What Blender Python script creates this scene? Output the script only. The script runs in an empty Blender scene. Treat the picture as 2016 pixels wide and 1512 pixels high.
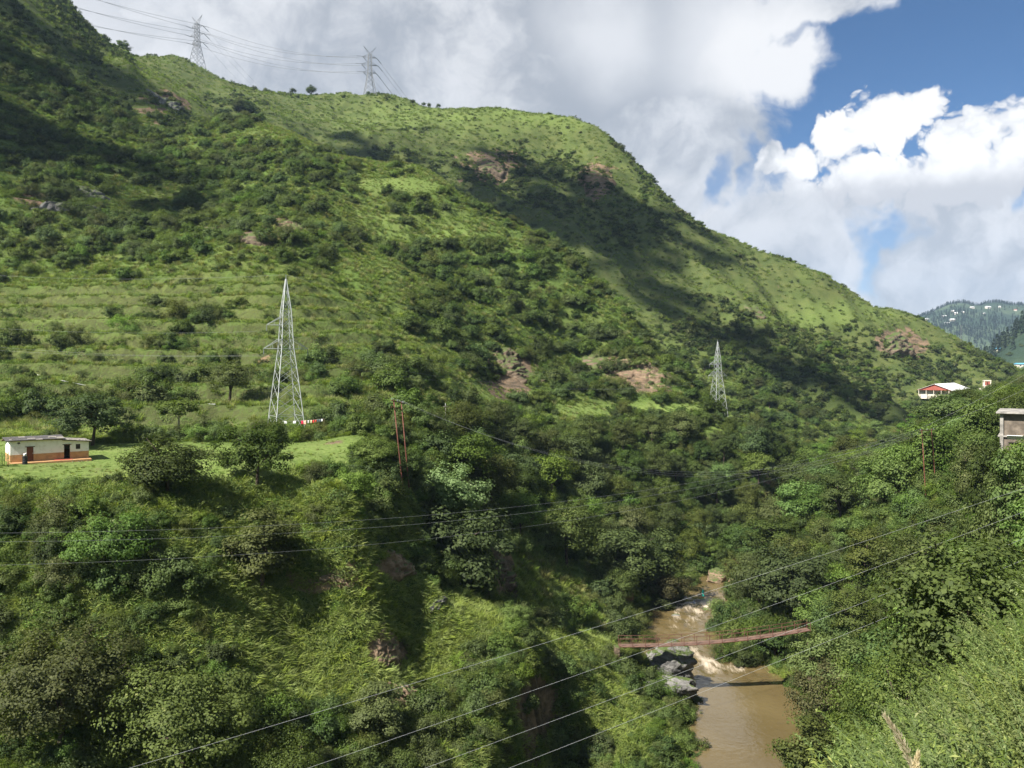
import bpy, bmesh, math, random
import numpy as np
from mathutils import Vector, Matrix

# ------------------------------------------------------------------ camera, sky, sun, exposure
sc = bpy.context.scene
col = sc.collection
R = math.radians
FPX, CX, HY = 1630.0, 1008.0, 715.0            # focal length, centre column and horizon row of the photo

cd = bpy.data.cameras.new('camera')
cam = bpy.data.objects.new('camera', cd); col.objects.link(cam)
cam.location = (0, 0, 0); cam.rotation_euler = (R(90), 0, 0)
cd.sensor_width = 36.0; cd.lens = 36.0 * FPX / 2016.0
cd.shift_y = -41.0 / 2016.0
cd.clip_start = 0.2; cd.clip_end = 30000
sc.camera = cam

SUN = Vector((-0.50, -0.46, 0.735)).normalized()   # towards the sun
sd = bpy.data.lights.new('sun', 'SUN'); sd.energy = 5.0; sd.angle = R(0.53); sd.color = (1.0, 0.955, 0.88)
sun = bpy.data.objects.new('sun', sd); col.objects.link(sun)
sun.rotation_euler = (-SUN).to_track_quat('-Z', 'Y').to_euler()

sc.view_settings.view_transform = 'Standard'; sc.view_settings.look = 'None'
EXPO = 1.2
sc.view_settings.exposure = EXPO; sc.view_settings.gamma = 1.0
sc.view_settings.use_curve_mapping = False
sc.cycles.max_bounces = 6; sc.cycles.diffuse_bounces = 3; sc.cycles.glossy_bounces = 2
sc.cycles.transmission_bounces = 4; sc.cycles.transparent_max_bounces = 6; sc.cycles.volume_bounces = 0
sc.cycles.caustics_reflective = False; sc.cycles.caustics_refractive = False
sc.cycles.use_denoising = True; sc.cycles.denoiser = 'OPENIMAGEDENOISE'; sc.cycles.denoising_input_passes = 'RGB_ALBEDO_NORMAL'; sc.cycles.denoising_prefilter = 'ACCURATE'

# --- world: Nishita sky with procedural cloud banks laid out by azimuth and elevation
SKY_STRENGTH = 0.085
world = bpy.data.worlds.new('World'); sc.world = world; world.use_nodes = True
wt = world.node_tree; wt.nodes.clear()
def wn(t, **kw):
    n = wt.nodes.new(t)
    for k, v in kw.items(): setattr(n, k, v)
    return n
def wl(a, b): wt.links.new(a, b)
def wset(sock, v):
    if isinstance(v, bpy.types.NodeSocket): wl(v, sock)
    else: sock.default_value = v
def wm(op, a, b=0.0, c=0.0, clamp=False):
    n = wn('ShaderNodeMath', operation=op, use_clamp=clamp)
    wset(n.inputs[0], a); wset(n.inputs[1], b)
    if op in ('MULTIPLY_ADD', 'SMOOTH_MAX', 'SMOOTH_MIN'): wset(n.inputs[2], c)
    return n.outputs[0]
def wv(op, a, b=(0, 0, 0), c=(0, 0, 0)):
    n = wn('ShaderNodeVectorMath', operation=op)
    wset(n.inputs[0], a); wset(n.inputs[1], b)
    if op == 'MULTIPLY_ADD': wset(n.inputs[2], c)
    return n.outputs['Value'] if op == 'LENGTH' else n.outputs['Vector']
def wss(v, lo, hi):
    n = wn('ShaderNodeMapRange', interpolation_type='SMOOTHSTEP')
    wset(n.inputs[0], v); n.inputs[1].default_value = lo; n.inputs[2].default_value = hi
    return n.outputs[0]
def wnoise(vec, scale, detail=6, rough=0.55, dist=0.0, out='Fac'):
    n = wn('ShaderNodeTexNoise', noise_dimensions='2D')
    wl(vec, n.inputs['Vector']); n.inputs['Scale'].default_value = scale
    n.inputs['Detail'].default_value = detail; n.inputs['Roughness'].default_value = rough
    n.inputs['Distortion'].default_value = dist
    return n.outputs[out]
def wmix(f, a, b):
    n = wn('ShaderNodeMix', data_type='RGBA'); wset(n.inputs[0], f); wset(n.inputs[6], a); wset(n.inputs[7], b)
    return n.outputs[2]
sky = wn('ShaderNodeTexSky', sky_type='NISHITA')
sky.sun_disc = False
sky.sun_elevation = math.asin(SUN.z); sky.sun_rotation = math.atan2(SUN.x, SUN.y)
sky.altitude = 1500; sky.air_density = 0.8; sky.dust_density = 0.25; sky.ozone_density = 2.2
tc = wn('ShaderNodeTexCoord').outputs['Generated']
sep = wn('ShaderNodeSeparateXYZ'); wl(tc, sep.inputs[0])
AZ = wm('ARCTAN2', sep.outputs[0], sep.outputs[1])
EL = wm('ARCSINE', sep.outputs[2])
cmb = wn('ShaderNodeCombineXYZ'); wl(AZ, cmb.inputs[0]); wl(EL, cmb.inputs[1])
AE = cmb.outputs[0]
def ae(px, py):
    u, v = (px - CX) / FPX, (HY - py) / FPX
    return math.atan2(u, 1), math.atan2(v, math.hypot(1, u))
def blobs(vec, lst, soft=0.25):
    """union of ellipses (photo column, row, half width, half height): 1 in the middle, 0 at the edge, negative outside"""
    cur = None
    for (px, py, rx, ry) in lst:
        a, e = ae(px, py); ix, iy = FPX / rx, FPX / ry
        d = wv('LENGTH', wv('MULTIPLY_ADD', vec, (ix, iy, 0), (-a * ix, -e * iy, 0)))
        cur = d if cur is None else wm('SMOOTH_MIN', cur, d, soft)
    return wm('SUBTRACT', 1.0, cur)
wcol = wnoise(AE, 5.0, 5, 0.6, 0.0, 'Color')
warp = wv('MULTIPLY_ADD', wcol, (0.10, 0.10, 0), (-0.05, -0.05, 0))
AEw = wv('ADD', AE, warp)
n_lo = wnoise(AEw, 4.0, 5, 0.55)
n_mid = wnoise(AEw, 11.0, 7, 0.6)
n_hi = wnoise(AEw, 34.0, 6, 0.62)
# billow noise for the cumulus edge
vor = wn('ShaderNodeTexVoronoi', feature='F1', voronoi_dimensions='2D'); wl(AEw, vor.inputs['Vector'])
vor.inputs['Scale'].default_value = 26; 
vor.inputs['Detail'].default_value = 3; vor.inputs['Roughness'].default_value = 0.55
bil = vor.outputs['Distance']
# (a) the wide grey-white bank over the left and middle of the valley
A = blobs(AEw, [(-700, 100, 1100, 1100), (250, 100, 700, 520), (820, 60, 560, 480), (1160, 60, 380, 330), (1400, 70, 170, 190), (1560, 130, 100, 85),
                (1280, 330, 260, 190), (1420, 300, 110, 140), (1430, 470, 200, 110), (1600, 5, 150, 40)], 0.3)
Ad = wm('ADD', A, wm('MULTIPLY_ADD', n_mid, 0.7, -0.35))
Am = wss(wm('ADD', Ad, wm('MULTIPLY_ADD', n_hi, 0.5, -0.25)), -0.05, 0.40)
# (b) the bright cumulus at the end of the valley
AEb = wv('ADD', AE, wv('MULTIPLY_ADD', wcol, (0.035, 0.035, 0), (-0.0175, -0.0175, 0)))
B = blobs(AEb, [(1530, 325, 62, 44), (1590, 330, 70, 62), (1645, 285, 82, 80), (1715, 258, 84, 80), (1780, 240, 80, 76), (1835, 222, 56, 66), (1870, 280, 70, 60), (1925, 305, 80, 56), (1990, 295, 85, 60), (2060, 270, 90, 70),
               (1700, 360, 190, 70), (1900, 370, 200, 70), (2200, 320, 190, 120), (1560, 385, 80, 40), (2450, 360, 240, 110), (1905, 278, 90, 74), (1965, 268, 85, 66), (2020, 255, 90, 74)], 0.17)
Bd = wm('ADD', B, wm('MULTIPLY_ADD', bil, -0.55, 0.17))
Bd = wm('ADD', Bd, wm('MULTIPLY_ADD', n_hi, 0.22, -0.11))
Bm = wss(Bd, -0.03, 0.17)
# (c) the hazy low bank under it
C = blobs(AEw, [(1750, 520, 330, 150), (2010, 520, 260, 150), (1500, 560, 300, 160), (2500, 520, 500, 180), (1300, 640, 700, 170), (-400, 650, 1500, 200), (3200, 560, 700, 200)], 0.3)
AEh = wv('ADD', AE, wv('MULTIPLY_ADD', wcol, (0.16, 0.16, 0), (-0.08, -0.08, 0)))
hole = blobs(AEh, [(1722, 500, 26, 44), (1748, 462, 40, 18), (2010, 418, 24, 14), (1450, 350, 18, 44), (1395, 400, 16, 40)], 0.3)
Cd = wm('ADD', C, wm('MULTIPLY_ADD', n_mid, 0.5, -0.25))
hl = wss(wm('ADD', hole, wm('MULTIPLY_ADD', n_hi, 1.3, -0.65)), -0.6, 0.7)
Cm = wm('MULTIPLY', wss(Cd, 0.0, 0.30), wm('MULTIPLY_ADD', hl, -0.8, 1.0))
# (d) broken cloud over the rest of the sky, out of the picture
far = wm('SUBTRACT', wm('MULTIPLY_ADD', n_lo, 3.2, -1.55), wm('MULTIPLY', wss(blobs(AE, [(1900, 60, 520, 330)], 0.1), -0.25, 0.3), 2.0))
Dm = wss(far, 0.0, 0.35)
K = 1.0 / SKY_STRENGTH / 2 ** EXPO
def grey(f, dark, light):
    return wmix(f, (*[c * K for c in dark], 1), (*[c * K for c in light], 1))
shA = wss(wm('ADD', wm('ADD', wm('MULTIPLY', n_mid, 0.60), wm('MULTIPLY', n_lo, 0.6)), wm('MULTIPLY_ADD', n_hi, 0.22, -0.11)), 0.42, 0.80)
shA2 = wm('MAXIMUM', shA, wss(blobs(AEw, [(1440, 60, 230, 190), (1560, 140, 110, 100), (120, 90, 330, 230), (1180, 60, 170, 140)], 0.3), -0.15, 0.9))
colA = grey(shA2, (0.44, 0.475, 0.53), (0.83, 0.845, 0.88))
colA = wmix(wss(blobs(AEw, [(1540, 110, 150, 120)], .2), -0.1, 0.5), colA, (1.0 * K, 1.0 * K, 1.01 * K, 1))
shB = wss(wm('ADD', Bd, wm('MULTIPLY_ADD', n_mid, 0.5, -0.2)), 0.0, 0.5)
colB = grey(shB, (0.80, 0.81, 0.85), (1.25, 1.25, 1.25))
under = blobs(AEw, [(1800, 470, 420, 95), (2080, 460, 260, 110)], 0.3)
colB = wmix(wss(under, -0.15, 0.45), colB, (0.70 * K, 0.71 * K, 0.75 * K, 1))
shC = wss(wm('ADD', wm('MULTIPLY', n_mid, 0.7), wm('MULTIPLY', n_hi, 0.35)), 0.36, 0.70)
colC = grey(shC, (0.55, 0.57, 0.61), (0.93, 0.93, 0.945))
colD = grey(shA, (0.46, 0.49, 0.54), (0.95, 0.95, 0.97))
skyc = wn('ShaderNodeHueSaturation'); wl(sky.outputs[0], skyc.inputs['Color'])
skyc.inputs['Saturation'].default_value = 1.25; skyc.inputs['Value'].default_value = 0.57
base = skyc.outputs[0]
base = wmix(Dm, base, colD)
base = wmix(wm('MULTIPLY', Cm, 0.94), base, colC)
base = wmix(Bm, base, colB)
base = wmix(wm('MULTIPLY', wm('MULTIPLY', Am, wm('MULTIPLY_ADD', hl, -0.75, 1.0)), 0.97), base, colA)
bg = wn('ShaderNodeBackground'); wl(base, bg.inputs[0]); bg.inputs[1].default_value = SKY_STRENGTH
wo = wn('ShaderNodeOutputWorld'); wl(bg.outputs[0], wo.inputs[0])
world.cycles.sampling_method = 'MANUAL'; world.cycles.sample_map_resolution = 256
# ------------------------------------------------------------------ helpers
rng = np.random.default_rng(7)
random.seed(7)
_T = np.random.default_rng(11).random((8, 256, 256))
def vnoise(x, y, k=0):
    xi = np.floor(x).astype(int); yi = np.floor(y).astype(int)
    fx = x - xi; fy = y - yi
    fx = fx * fx * fx * (fx * (fx * 6 - 15) + 10); fy = fy * fy * fy * (fy * (fy * 6 - 15) + 10)
    t = _T[k % 8]; a = xi & 255; b = (xi + 1) & 255; c = yi & 255; d = (yi + 1) & 255
    return (t[a, c] * (1 - fx) + t[b, c] * fx) * (1 - fy) + (t[a, d] * (1 - fx) + t[b, d] * fx) * fy
def fbm(x, y, wl0, octv=4, gain=0.5, k=0):
    s = 0; a = 1; tot = 0; f = 1.0 / wl0
    for i in range(octv):
        s = s + a * (vnoise(x * f + 17.3 * i, y * f + 9.1 * i, k + i) - 0.5); tot += a; a *= gain; f *= 2.03
    return s / tot * 2           # about -1..1
def sstep(a, b, x):
    t = np.clip((x - a) / (b - a), 0, 1); return t * t * (3 - 2 * t)
def W(px, py, Y):                 # a point seen at column px, row py of the photo, Y metres away
    return ((px - CX) / FPX * Y, Y, (HY - py) / FPX * Y)
def PX(X, Y, Z):
    return CX + FPX * X / Y, HY - FPX * Z / Y
def meta(o, label=None, cat=None, group=None, kind=None):
    if label: o['label'] = label
    if cat: o['category'] = cat
    if group: o['group'] = group
    if kind: o['kind'] = kind
    return o
def link(o, parent=None):
    col.objects.link(o)
    if parent is not None: o.parent = parent
    return o
def mesh_from(name, v, f, mat=None, smooth=False, attrs=None):
    me = bpy.data.meshes.new(name)
    v = np.asarray(v, dtype=np.float32)
    if isinstance(f, np.ndarray):
        n, k = f.shape
        me.vertices.add(len(v)); me.vertices.foreach_set('co', v.ravel())
        me.loops.add(n * k); me.loops.foreach_set('vertex_index', f.astype(np.int32).ravel())
        me.polygons.add(n)
        me.polygons.foreach_set('loop_start', np.arange(0, n * k, k, dtype=np.int32))
        me.polygons.foreach_set('loop_total', np.full(n, k, dtype=np.int32))
        if smooth: me.polygons.foreach_set('use_smooth', np.ones(n, dtype=bool))
        me.update(calc_edges=True); me.validate()
    else:
        me.from_pydata([tuple(map(float, p)) for p in v], [], f)
        if smooth: me.polygons.foreach_set('use_smooth', np.ones(len(me.polygons), dtype=bool))
    for nm, arr in (attrs or {}).items():
        at = me.attributes.new(nm, 'FLOAT', 'POINT'); at.data.foreach_set('value', np.asarray(arr, dtype=np.float32).ravel())
    if mat: me.materials.append(mat)
    return me
def obj(name, me, parent=None, loc=(0, 0, 0), rz=0.0):
    o = bpy.data.objects.new(name, me); link(o, parent); o.location = loc; o.rotation_euler = (0, 0, rz); return o
def empty(name, loc, rz=0.0, label=None, cat=None, group=None):
    o = bpy.data.objects.new(name, None); link(o); o.location = loc; o.rotation_euler = (0, 0, rz); o.empty_display_size = 0.2
    return meta(o, label, cat, group)

def unit(v): return v / np.maximum(np.linalg.norm(v, axis=1, keepdims=True), 1e-6)
# ------------------------------------------------------------------ materials
class NT:
    def __init__(s, name):
        s.m = bpy.data.materials.new(name); s.m.use_nodes = True; s.t = s.m.node_tree; s.t.nodes.clear()
    def n(s, typ, **kw):
        x = s.t.nodes.new(typ)
        for k, v in kw.items(): setattr(x, k, v)
        return x
    def set(s, sock, v):
        if isinstance(v, bpy.types.NodeSocket): s.t.links.new(v, sock)
        elif isinstance(v, (tuple, list)) and len(v) == 3 and sock.type == 'RGBA': sock.default_value = (*v, 1)
        else: sock.default_value = v
    def math(s, op, a, b=0.0, c=0.0, clamp=False):
        x = s.n('ShaderNodeMath', operation=op, use_clamp=clamp); s.set(x.inputs[0], a); s.set(x.inputs[1], b); s.set(x.inputs[2], c); return x.outputs[0]
    def mix(s, f, a, b, mode='MIX'):
        x = s.n('ShaderNodeMix', data_type='RGBA', blend_type=mode); s.set(x.inputs[0], f); s.set(x.inputs[6], a); s.set(x.inputs[7], b); return x.outputs[2]
    def noise(s, vec, scale, detail=4, rough=0.55, dist=0.0, out='Fac'):
        x = s.n('ShaderNodeTexNoise'); 
        if vec is not None: s.set(x.inputs['Vector'], vec)
        x.inputs['Scale'].default_value = scale; x.inputs['Detail'].default_value = detail; x.inputs['Roughness'].default_value = rough; x.inputs['Distortion'].default_value = dist
        return x.outputs[out]
    def ss(s, v, lo, hi):
        x = s.n('ShaderNodeMapRange', interpolation_type='SMOOTHSTEP'); s.set(x.inputs[0], v); x.inputs[1].default_value = lo; x.inputs[2].default_value = hi; return x.outputs[0]
    def attr(s, name, out='Fac'):
        return s.n('ShaderNodeAttribute', attribute_name=name).outputs[out]
    def pos(s): return s.n('ShaderNodeNewGeometry').outputs['Position']
    def objc(s): return s.n('ShaderNodeTexCoord').outputs['Object']
    def bump(s, h, strength=0.5, dist=0.1):
        x = s.n('ShaderNodeBump'); s.set(x.inputs['Height'], h); x.inputs['Strength'].default_value = strength; x.inputs['Distance'].default_value = dist; return x.outputs[0]
    def done(s, colr, rough=0.8, normal=None, spec=0.3, metal=0.0, trans=None):
        p = s.n('ShaderNodeBsdfPrincipled'); s.set(p.inputs['Base Color'], colr); s.set(p.inputs['Roughness'], rough)
        p.inputs['Specular IOR Level'].default_value = spec; p.inputs['Metallic'].default_value = metal
        if normal is not None: s.set(p.inputs['Normal'], normal)
        out = p.outputs[0]
        if trans is not None:
            tr = s.n('ShaderNodeBsdfTranslucent'); s.set(tr.inputs[0], trans)
            mx = s.n('ShaderNodeMixShader'); mx.inputs[0].default_value = 0.32; s.t.links.new(out, mx.inputs[1]); s.t.links.new(tr.outputs[0], mx.inputs[2]); out = mx.outputs[0]
        o = s.n('ShaderNodeOutputMaterial'); s.t.links.new(out, o.inputs[0]); return s.m

def leaf_mat(name, dark, light, tip, hue=0.04, gloss=0.45, var=0.5):
    t = NT(name); lv = t.attr('lv')
    rnd = t.n('ShaderNodeObjectInfo').outputs['Random']
    c = t.mix(lv, dark, light)
    c = t.mix(t.ss(lv, 0.90, 1.0), c, tip)
    hs = t.n('ShaderNodeHueSaturation'); t.set(hs.inputs['Color'], c)
    t.set(hs.inputs['Hue'], t.math('MULTIPLY_ADD', rnd, hue, 0.486))
    r2 = t.math('FRACT', t.math('MULTIPLY', rnd, 7.31))
    t.set(hs.inputs['Value'], t.math('MULTIPLY_ADD', r2, var, 1.0 - var / 2))
    r3 = t.math('FRACT', t.math('MULTIPLY', rnd, 31.7))
    t.set(hs.inputs['Saturation'], t.math('MULTIPLY_ADD', r3, 0.25, 0.85))
    cc = hs.outputs[0]
    bright = t.mix(1.0, cc, (1.25, 1.35, 0.7), 'MULTIPLY')
    return t.done(cc, gloss + 0.15, spec=0.16, trans=bright)
def plain_mat(name, c, rough=0.7, metal=0.0, spec=0.3, nscale=None, namt=0.25, bump=0.0):
    t = NT(name); cc = c; nrm = None
    if nscale:
        nz = t.noise(t.objc(), nscale, 5, 0.6)
        cc = t.mix(t.ss(nz, 0.3, 0.75), tuple(x * (1 - namt) for x in c), tuple(min(1, x * (1 + namt)) for x in c))
        if bump: nrm = t.bump(nz, bump, 0.05)
    return t.done(cc, rough, nrm, spec, metal)
def rock_mat(name, a, b, c):
    t = NT(name); p = t.pos(); mp = t.n('ShaderNodeMapping'); t.set(mp.inputs[0], p); mp.inputs['Scale'].default_value = (0.5, 0.5, 1.8); mp.inputs['Rotation'].default_value = (0.3, 0.2, 0)
    n1 = t.noise(mp.outputs[0], 0.7, 8, 0.65, 0.8); n2 = t.noise(p, 3.0, 6, 0.65)
    cc = t.mix(t.ss(n1, 0.35, 0.65), a, b); cc = t.mix(t.ss(n2, 0.55, 0.72), cc, c)
    sn = t.n('ShaderNodeSeparateXYZ'); t.set(sn.inputs[0], t.n('ShaderNodeNewGeometry').outputs['Normal']); cc = t.mix(t.ss(t.math('ADD', sn.outputs[2], t.math('MULTIPLY_ADD', n2, .8, -.4)), .58, .85), cc, (0.075, 0.10, 0.028))
    return t.done(cc, 0.85, t.bump(t.math('ADD', n1, t.math('MULTIPLY', n2, 0.5)), 0.9, 0.35), 0.25)
M = {}
M['tree'] = leaf_mat('foliage_dark', (0.030, 0.048, 0.013), (0.092, 0.130, 0.030), (0.19, 0.21, 0.07), 0.035, 0.45, 0.6)
M['tree2'] = leaf_mat('foliage_olive', (0.042, 0.056, 0.014), (0.122, 0.146, 0.036), (0.22, 0.22, 0.08), 0.035, 0.45, 0.5)
M['shrub'] = leaf_mat('foliage_shrub', (0.042, 0.066, 0.016), (0.122, 0.166, 0.038), (0.21, 0.24, 0.075), 0.04)
M['lush'] = leaf_mat('foliage_lush', (0.058, 0.098, 0.018), (0.168, 0.235, 0.050), (0.27, 0.32, 0.10), 0.035)
M['grass'] = leaf_mat('grass_blade', (0.115, 0.165, 0.032), (0.245, 0.300, 0.072), (0.32, 0.33, 0.115), 0.03, 0.6, 0.35)
M['blossom'] = leaf_mat('pale_blossom', (0.09, 0.13, 0.04), (0.24, 0.29, 0.12), (0.44, 0.45, 0.27))
M['bark'] = plain_mat('bark', (0.075, 0.055, 0.040), 0.9, nscale=6, namt=0.4, bump=0.4)
M['paleb'] = plain_mat('pale_bark', (0.26, 0.23, 0.19), 0.9, nscale=6, namt=0.3)
M['rock'] = rock_mat('brown_rock', (0.095, 0.072, 0.05), (0.19, 0.14, 0.095), (0.05, 0.044, 0.032))
M['rocko'] = rock_mat('orange_rock', (0.15, 0.103, 0.066), (0.27, 0.19, 0.125), (0.07, 0.055, 0.038))
M['rockg'] = rock_mat('grey_rock', (0.085, 0.082, 0.078), (0.23, 0.22, 0.205), (0.03, 0.029, 0.027))

# ------------------------------------------------------------------ the lie of the land
RIVER = np.array([(-300, -160, -53), (-120, -60, -51), (-70, 0, -50), (-30, 32, -49.3), (2, 52, -48.8), (18, 76, -48.4), (29, 101, -48), (34, 118, -48), (33, 126, -48),
                  (27.5, 134, -47.9), (28, 142, -47.6), (32, 153, -47.2), (39, 166, -46.7), (48, 178, -46.3), (70, 220, -44), (105, 280, -41), (150, 350, -38), (200, 420, -34), (250, 500, -30),
                  (335, 555, -27), (430, 640, -24), (640, 950, -16), (1000, 1300, -8)], dtype=float)
RW = np.array([7, 7, 6, 6, 6, 5.6, 5.4, 7.6, 7.0, 4.8, 4.0, 4.2, 3.2, 3.5, 4, 4, 4, 4, 4, 4, 4, 4, 4], dtype=float)
def river_at(x, y):
    """distance to the river's middle, its level there and its half width"""
    x = np.asarray(x, float); best = np.full(x.shape, 1e9); zl = np.zeros(x.shape); wd = np.ones(x.shape)
    for i in range(len(RIVER) - 1):
        a, b = RIVER[i], RIVER[i + 1]; d = b[:2] - a[:2]; L2 = d @ d
        t = np.clip(((x - a[0]) * d[0] + (y - a[1]) * d[1]) / L2, 0, 1)
        q = np.hypot(x - a[0] - t * d[0], y - a[1] - t * d[1]); m = q < best
        best = np.where(m, q, best); zl = np.where(m, a[2] + t * (b[2] - a[2]), zl); wd = np.where(m, RW[i] + t * (RW[i + 1] - RW[i]), wd)
    return best, zl, wd
CP = []
def cp(*pts): CP.extend(pts)
def cw(*pts): CP.extend(W(*p) for p in pts)
for i, p in enumerate(RIVER): CP.append((p[0], p[1], p[2] - 0.5))
# skyline of the far grassy hill and of the dark spur on the left
cw((230, 112, 720), (300, 117, 740), (388, 127, 750), (450, 166, 755), (530, 184, 765), (640, 184, 770), (730, 184, 770), (800, 195, 765), (870, 211, 760), (950, 208, 755), (1080, 228, 740),
   (1150, 250, 720), (1200, 282, 705), (1270, 345, 690), (1350, 424, 680), (1500, 502, 665), (1650, 572, 650), (1800, 640, 635), (1900, 692, 620), (1965, 738, 600))
for (x, y, z) in list(CP)[-20:]:
    CP.append((x * 1.05 + 5, y * 1.28, z - 75 - 0.12 * max(z, 0)))
cw((90, 0, 560), (160, 74, 560), (250, 150, 545), (345, 238, 505), (-60, -150, 560), (-300, -300, 520))
cw((300, 150, 660), (420, 215, 620), (480, 240, 590), (560, 235, 640))
cp((-420, 800, 300), (-600, 640, 400), (-700, 300, 330), (-500, 150, 210), (-300, 100, 110), (-200, 60, 40), (-130, 60, -5), (-150, 0, -20))
# back hill face
cw((700, 232, 730), (700, 275, 620), (600, 250, 620), (850, 300, 640), (1000, 300, 680), (1000, 390, 600), (1100, 300, 700), (1200, 400, 625), (1175, 355, 645), (1100, 460, 540), (1200, 500, 545),
   (1250, 560, 510), (1300, 600, 490), (1350, 540, 570), (1450, 560, 585), (1480, 600, 555), (1400, 700, 430), (1500, 700, 480), (1450, 790, 405), (1530, 830, 395), (1600, 700, 520), (1600, 640, 570), (1700, 640, 590), (1680, 760, 490), (1640, 860, 400),
   (1720, 700, 560), (1770, 690, 575), (1850, 740, 580), (1900, 755, 575), (1860, 772, 540), (1940, 772, 490), (1780, 800, 480))
# crest of the near hill and the drop behind it
crest = [(500, 248, 430), (600, 276, 410), (700, 318, 390), (780, 335, 380), (850, 354, 370), (960, 432, 355), (1050, 482, 345), (1150, 550, 335), (1250, 652, 320), (1330, 758, 305)]
cw(*crest)
for (a, b, d) in crest[1:]:
    x, y, z = W(a, b, d); CP.append((x * 1.12 + 6, y * 1.12, z - 24)); CP.append((x * 1.27 + 10, y * 1.25, z - 34))
# near hill face
cw((0, 560, 235), (0, 400, 275), (0, 250, 330), (100, 110, 430), (-200, 400, 270), (200, 560, 230), (200, 400, 290), (200, 260, 380), (350, 250, 420), (400, 560, 226), (400, 470, 258), (400, 380, 300), (400, 300, 355),
   (560, 560, 228), (540, 470, 258), (560, 400, 292), (600, 340, 345), (700, 450, 300), (700, 380, 335), (850, 420, 335), (850, 500, 300), (850, 600, 255), (700, 600, 232), (700, 700, 190), (850, 700, 208), (850, 785, 172),
   (1000, 500, 326), (1000, 600, 292), (1000, 690, 262), (1000, 790, 226), (900, 785, 190), (1100, 600, 308), (1150, 690, 294), (1100, 795, 238), (1200, 805, 252), (1300, 815, 262), (1260, 720, 285), (1400, 832, 272), (1200, 740, 275), (1050, 740, 248))
# terraces
for x in (-100, 60, 220, 380, 540):
    cw((x, 838, 136), (x, 800, 150), (x, 755, 166), (x, 700, 184), (x, 625, 206))
cw((700, 800, 150), (780, 830, 140), (700, 760, 166))
# the field by the house and its foot
for x in (-90, -75, -58, -42, -28): cp((x, 100, -12.3), (x, 116, -12.1), (x, 127, -11.0))
cp((-50, 90, -12.4), (-39, 85, -12.8), (-28, 95, -12.5), (-22, 110, -12.5), (-70, 88, -12.4), (-90, 85, -12.4), (-18, 120, -12.5), (-12, 135, -11.8), (-34, 91, -12.5), (-28, 98, -12.5), (-24, 105, -12.4), (-45, 87, -12.6), (-60, 86, -12.5), (-31, 88, -15.5), (-24, 96, -15.5))
cw((670, 965, 90), (300, 1100, 78), (100, 1080, 76), (-100, 1080, 76), (500, 1140, 84), (600, 1210, 86), (740, 1120, 92), (840, 1182, 99), (930, 1195, 103), (1000, 1212, 106), (1100, 1236, 114), (1200, 1272, 124))
cw((700, 1350, 83), (600, 1400, 77), (820, 1300, 92), (930, 1270, 96), (880, 1420, 84))
cp((-42, 66, -30), (-30, 62, -36), (-18, 66, -38), (-8, 72, -40), (-60, 60, -30), (-20, 45, -46), (-50, 30, -46))
cp((2, 97, -34.6), (0, 86, -36.5), (8.5, 95, -43.6), (7.5, 86, -44.5), (4, 78, -44), (14, 96, -45.4), (15, 106, -45.5), (10, 110, -40.5), (16, 116, -44), (22, 108, -47.2), (23, 119, -46.6), (20, 123, -46))
cp((-3, 119, -35), (-8, 122, -27), (-13, 121, -19), (4, 126, -39), (10, 134, -42), (-15, 108, -15.5), (-10, 98, -24), (-9, 108, -27))
cp((-8, 150, -21), (8, 150, -34), (18, 150, -43), (20, 180, -38), (6, 180, -27), (-10, 172, -15), (26, 205, -32), (40, 232, -26), (60, 256, -20), (75, 240, -33), (100, 300, -34), (115, 330, -33))
# the slope on the camera's side
cp((46, 126, -44), (44, 112, -43), (52, 104, -35), (45, 96, -38), (36, 86, -42), (30, 70, -39), (40, 80, -34), (60, 110, -26), (66, 132, -21), (72, 112, -16.5), (80, 124, -15), (96, 160, -12), (60, 150, -32), (56, 170, -38), (90, 200, -24), (85, 220, -34),
   (120, 190, -8), (178, 300, -18), (150, 300, -30), (210, 380, -20), (250, 430, -18), (140, 160, 14), (120, 110, 12), (250, 300, 40), (330, 420, 30), (420, 560, 30), (70, 60, 6), (50, 70, -16), (44, 50, -4), (30, 44, -15), (22, 40, -19), (14, 32, -21), (8, 25, -16), (0, 30, -27), (-12, 30, -40),
   (10, 16, -6.3), (6, 12, -6.6), (3.5, 8, -5.2), (14, 18, -3.5), (0, 0, -1.75), (6, 0, -1.7), (20, 4, -1.2), (-6, 0, -5), (-25, -10, -28), (0, 6, -6.5), (40, 20, 8), (0, -40, 12), (60, -60, 30), (-60, -60, -38), (200, 0, 80), (150, -200, 80), (-100, -220, -20), (-400, -100, 20))
cp((600, 700, 5), (700, 500, 120), (900, 900, 40), (500, 900, -38), (560, 950, -38), (420, 760, -30), (300, 900, -40), (100, 1000, 60), (-300, 1100, 200), (-900, 900, 420), (-1000, 400, 480), (-1000, -200, 200), (700, 1300, -40), (1000, 1300, 20), (1000, 300, 300), (900, -200, 250), (0, 1350, 80), (400, 1200, -40))
CP = np.array(CP, dtype=float)
def solve_surface(P):
    XY = P[:, :2]; c = 0.035 * np.hypot(XY[:, 0], XY[:, 1]) + 1.2
    D = np.sqrt(((XY[:, None, :] - XY[None, :, :]) ** 2).sum(-1) + c[None, :] ** 2)
    n = len(P); A_ = np.zeros((n + 3, n + 3)); A_[:n, :n] = D
    Q = np.column_stack([np.ones(n), XY / 100.0]); A_[:n, n:] = Q; A_[n:, :n] = Q.T
    A_[:n, :n] -= np.eye(n) * 0.15
    w = np.linalg.solve(A_, np.concatenate([P[:, 2], np.zeros(3)]))
    return w, c
_w, _c = solve_surface(CP)
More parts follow.
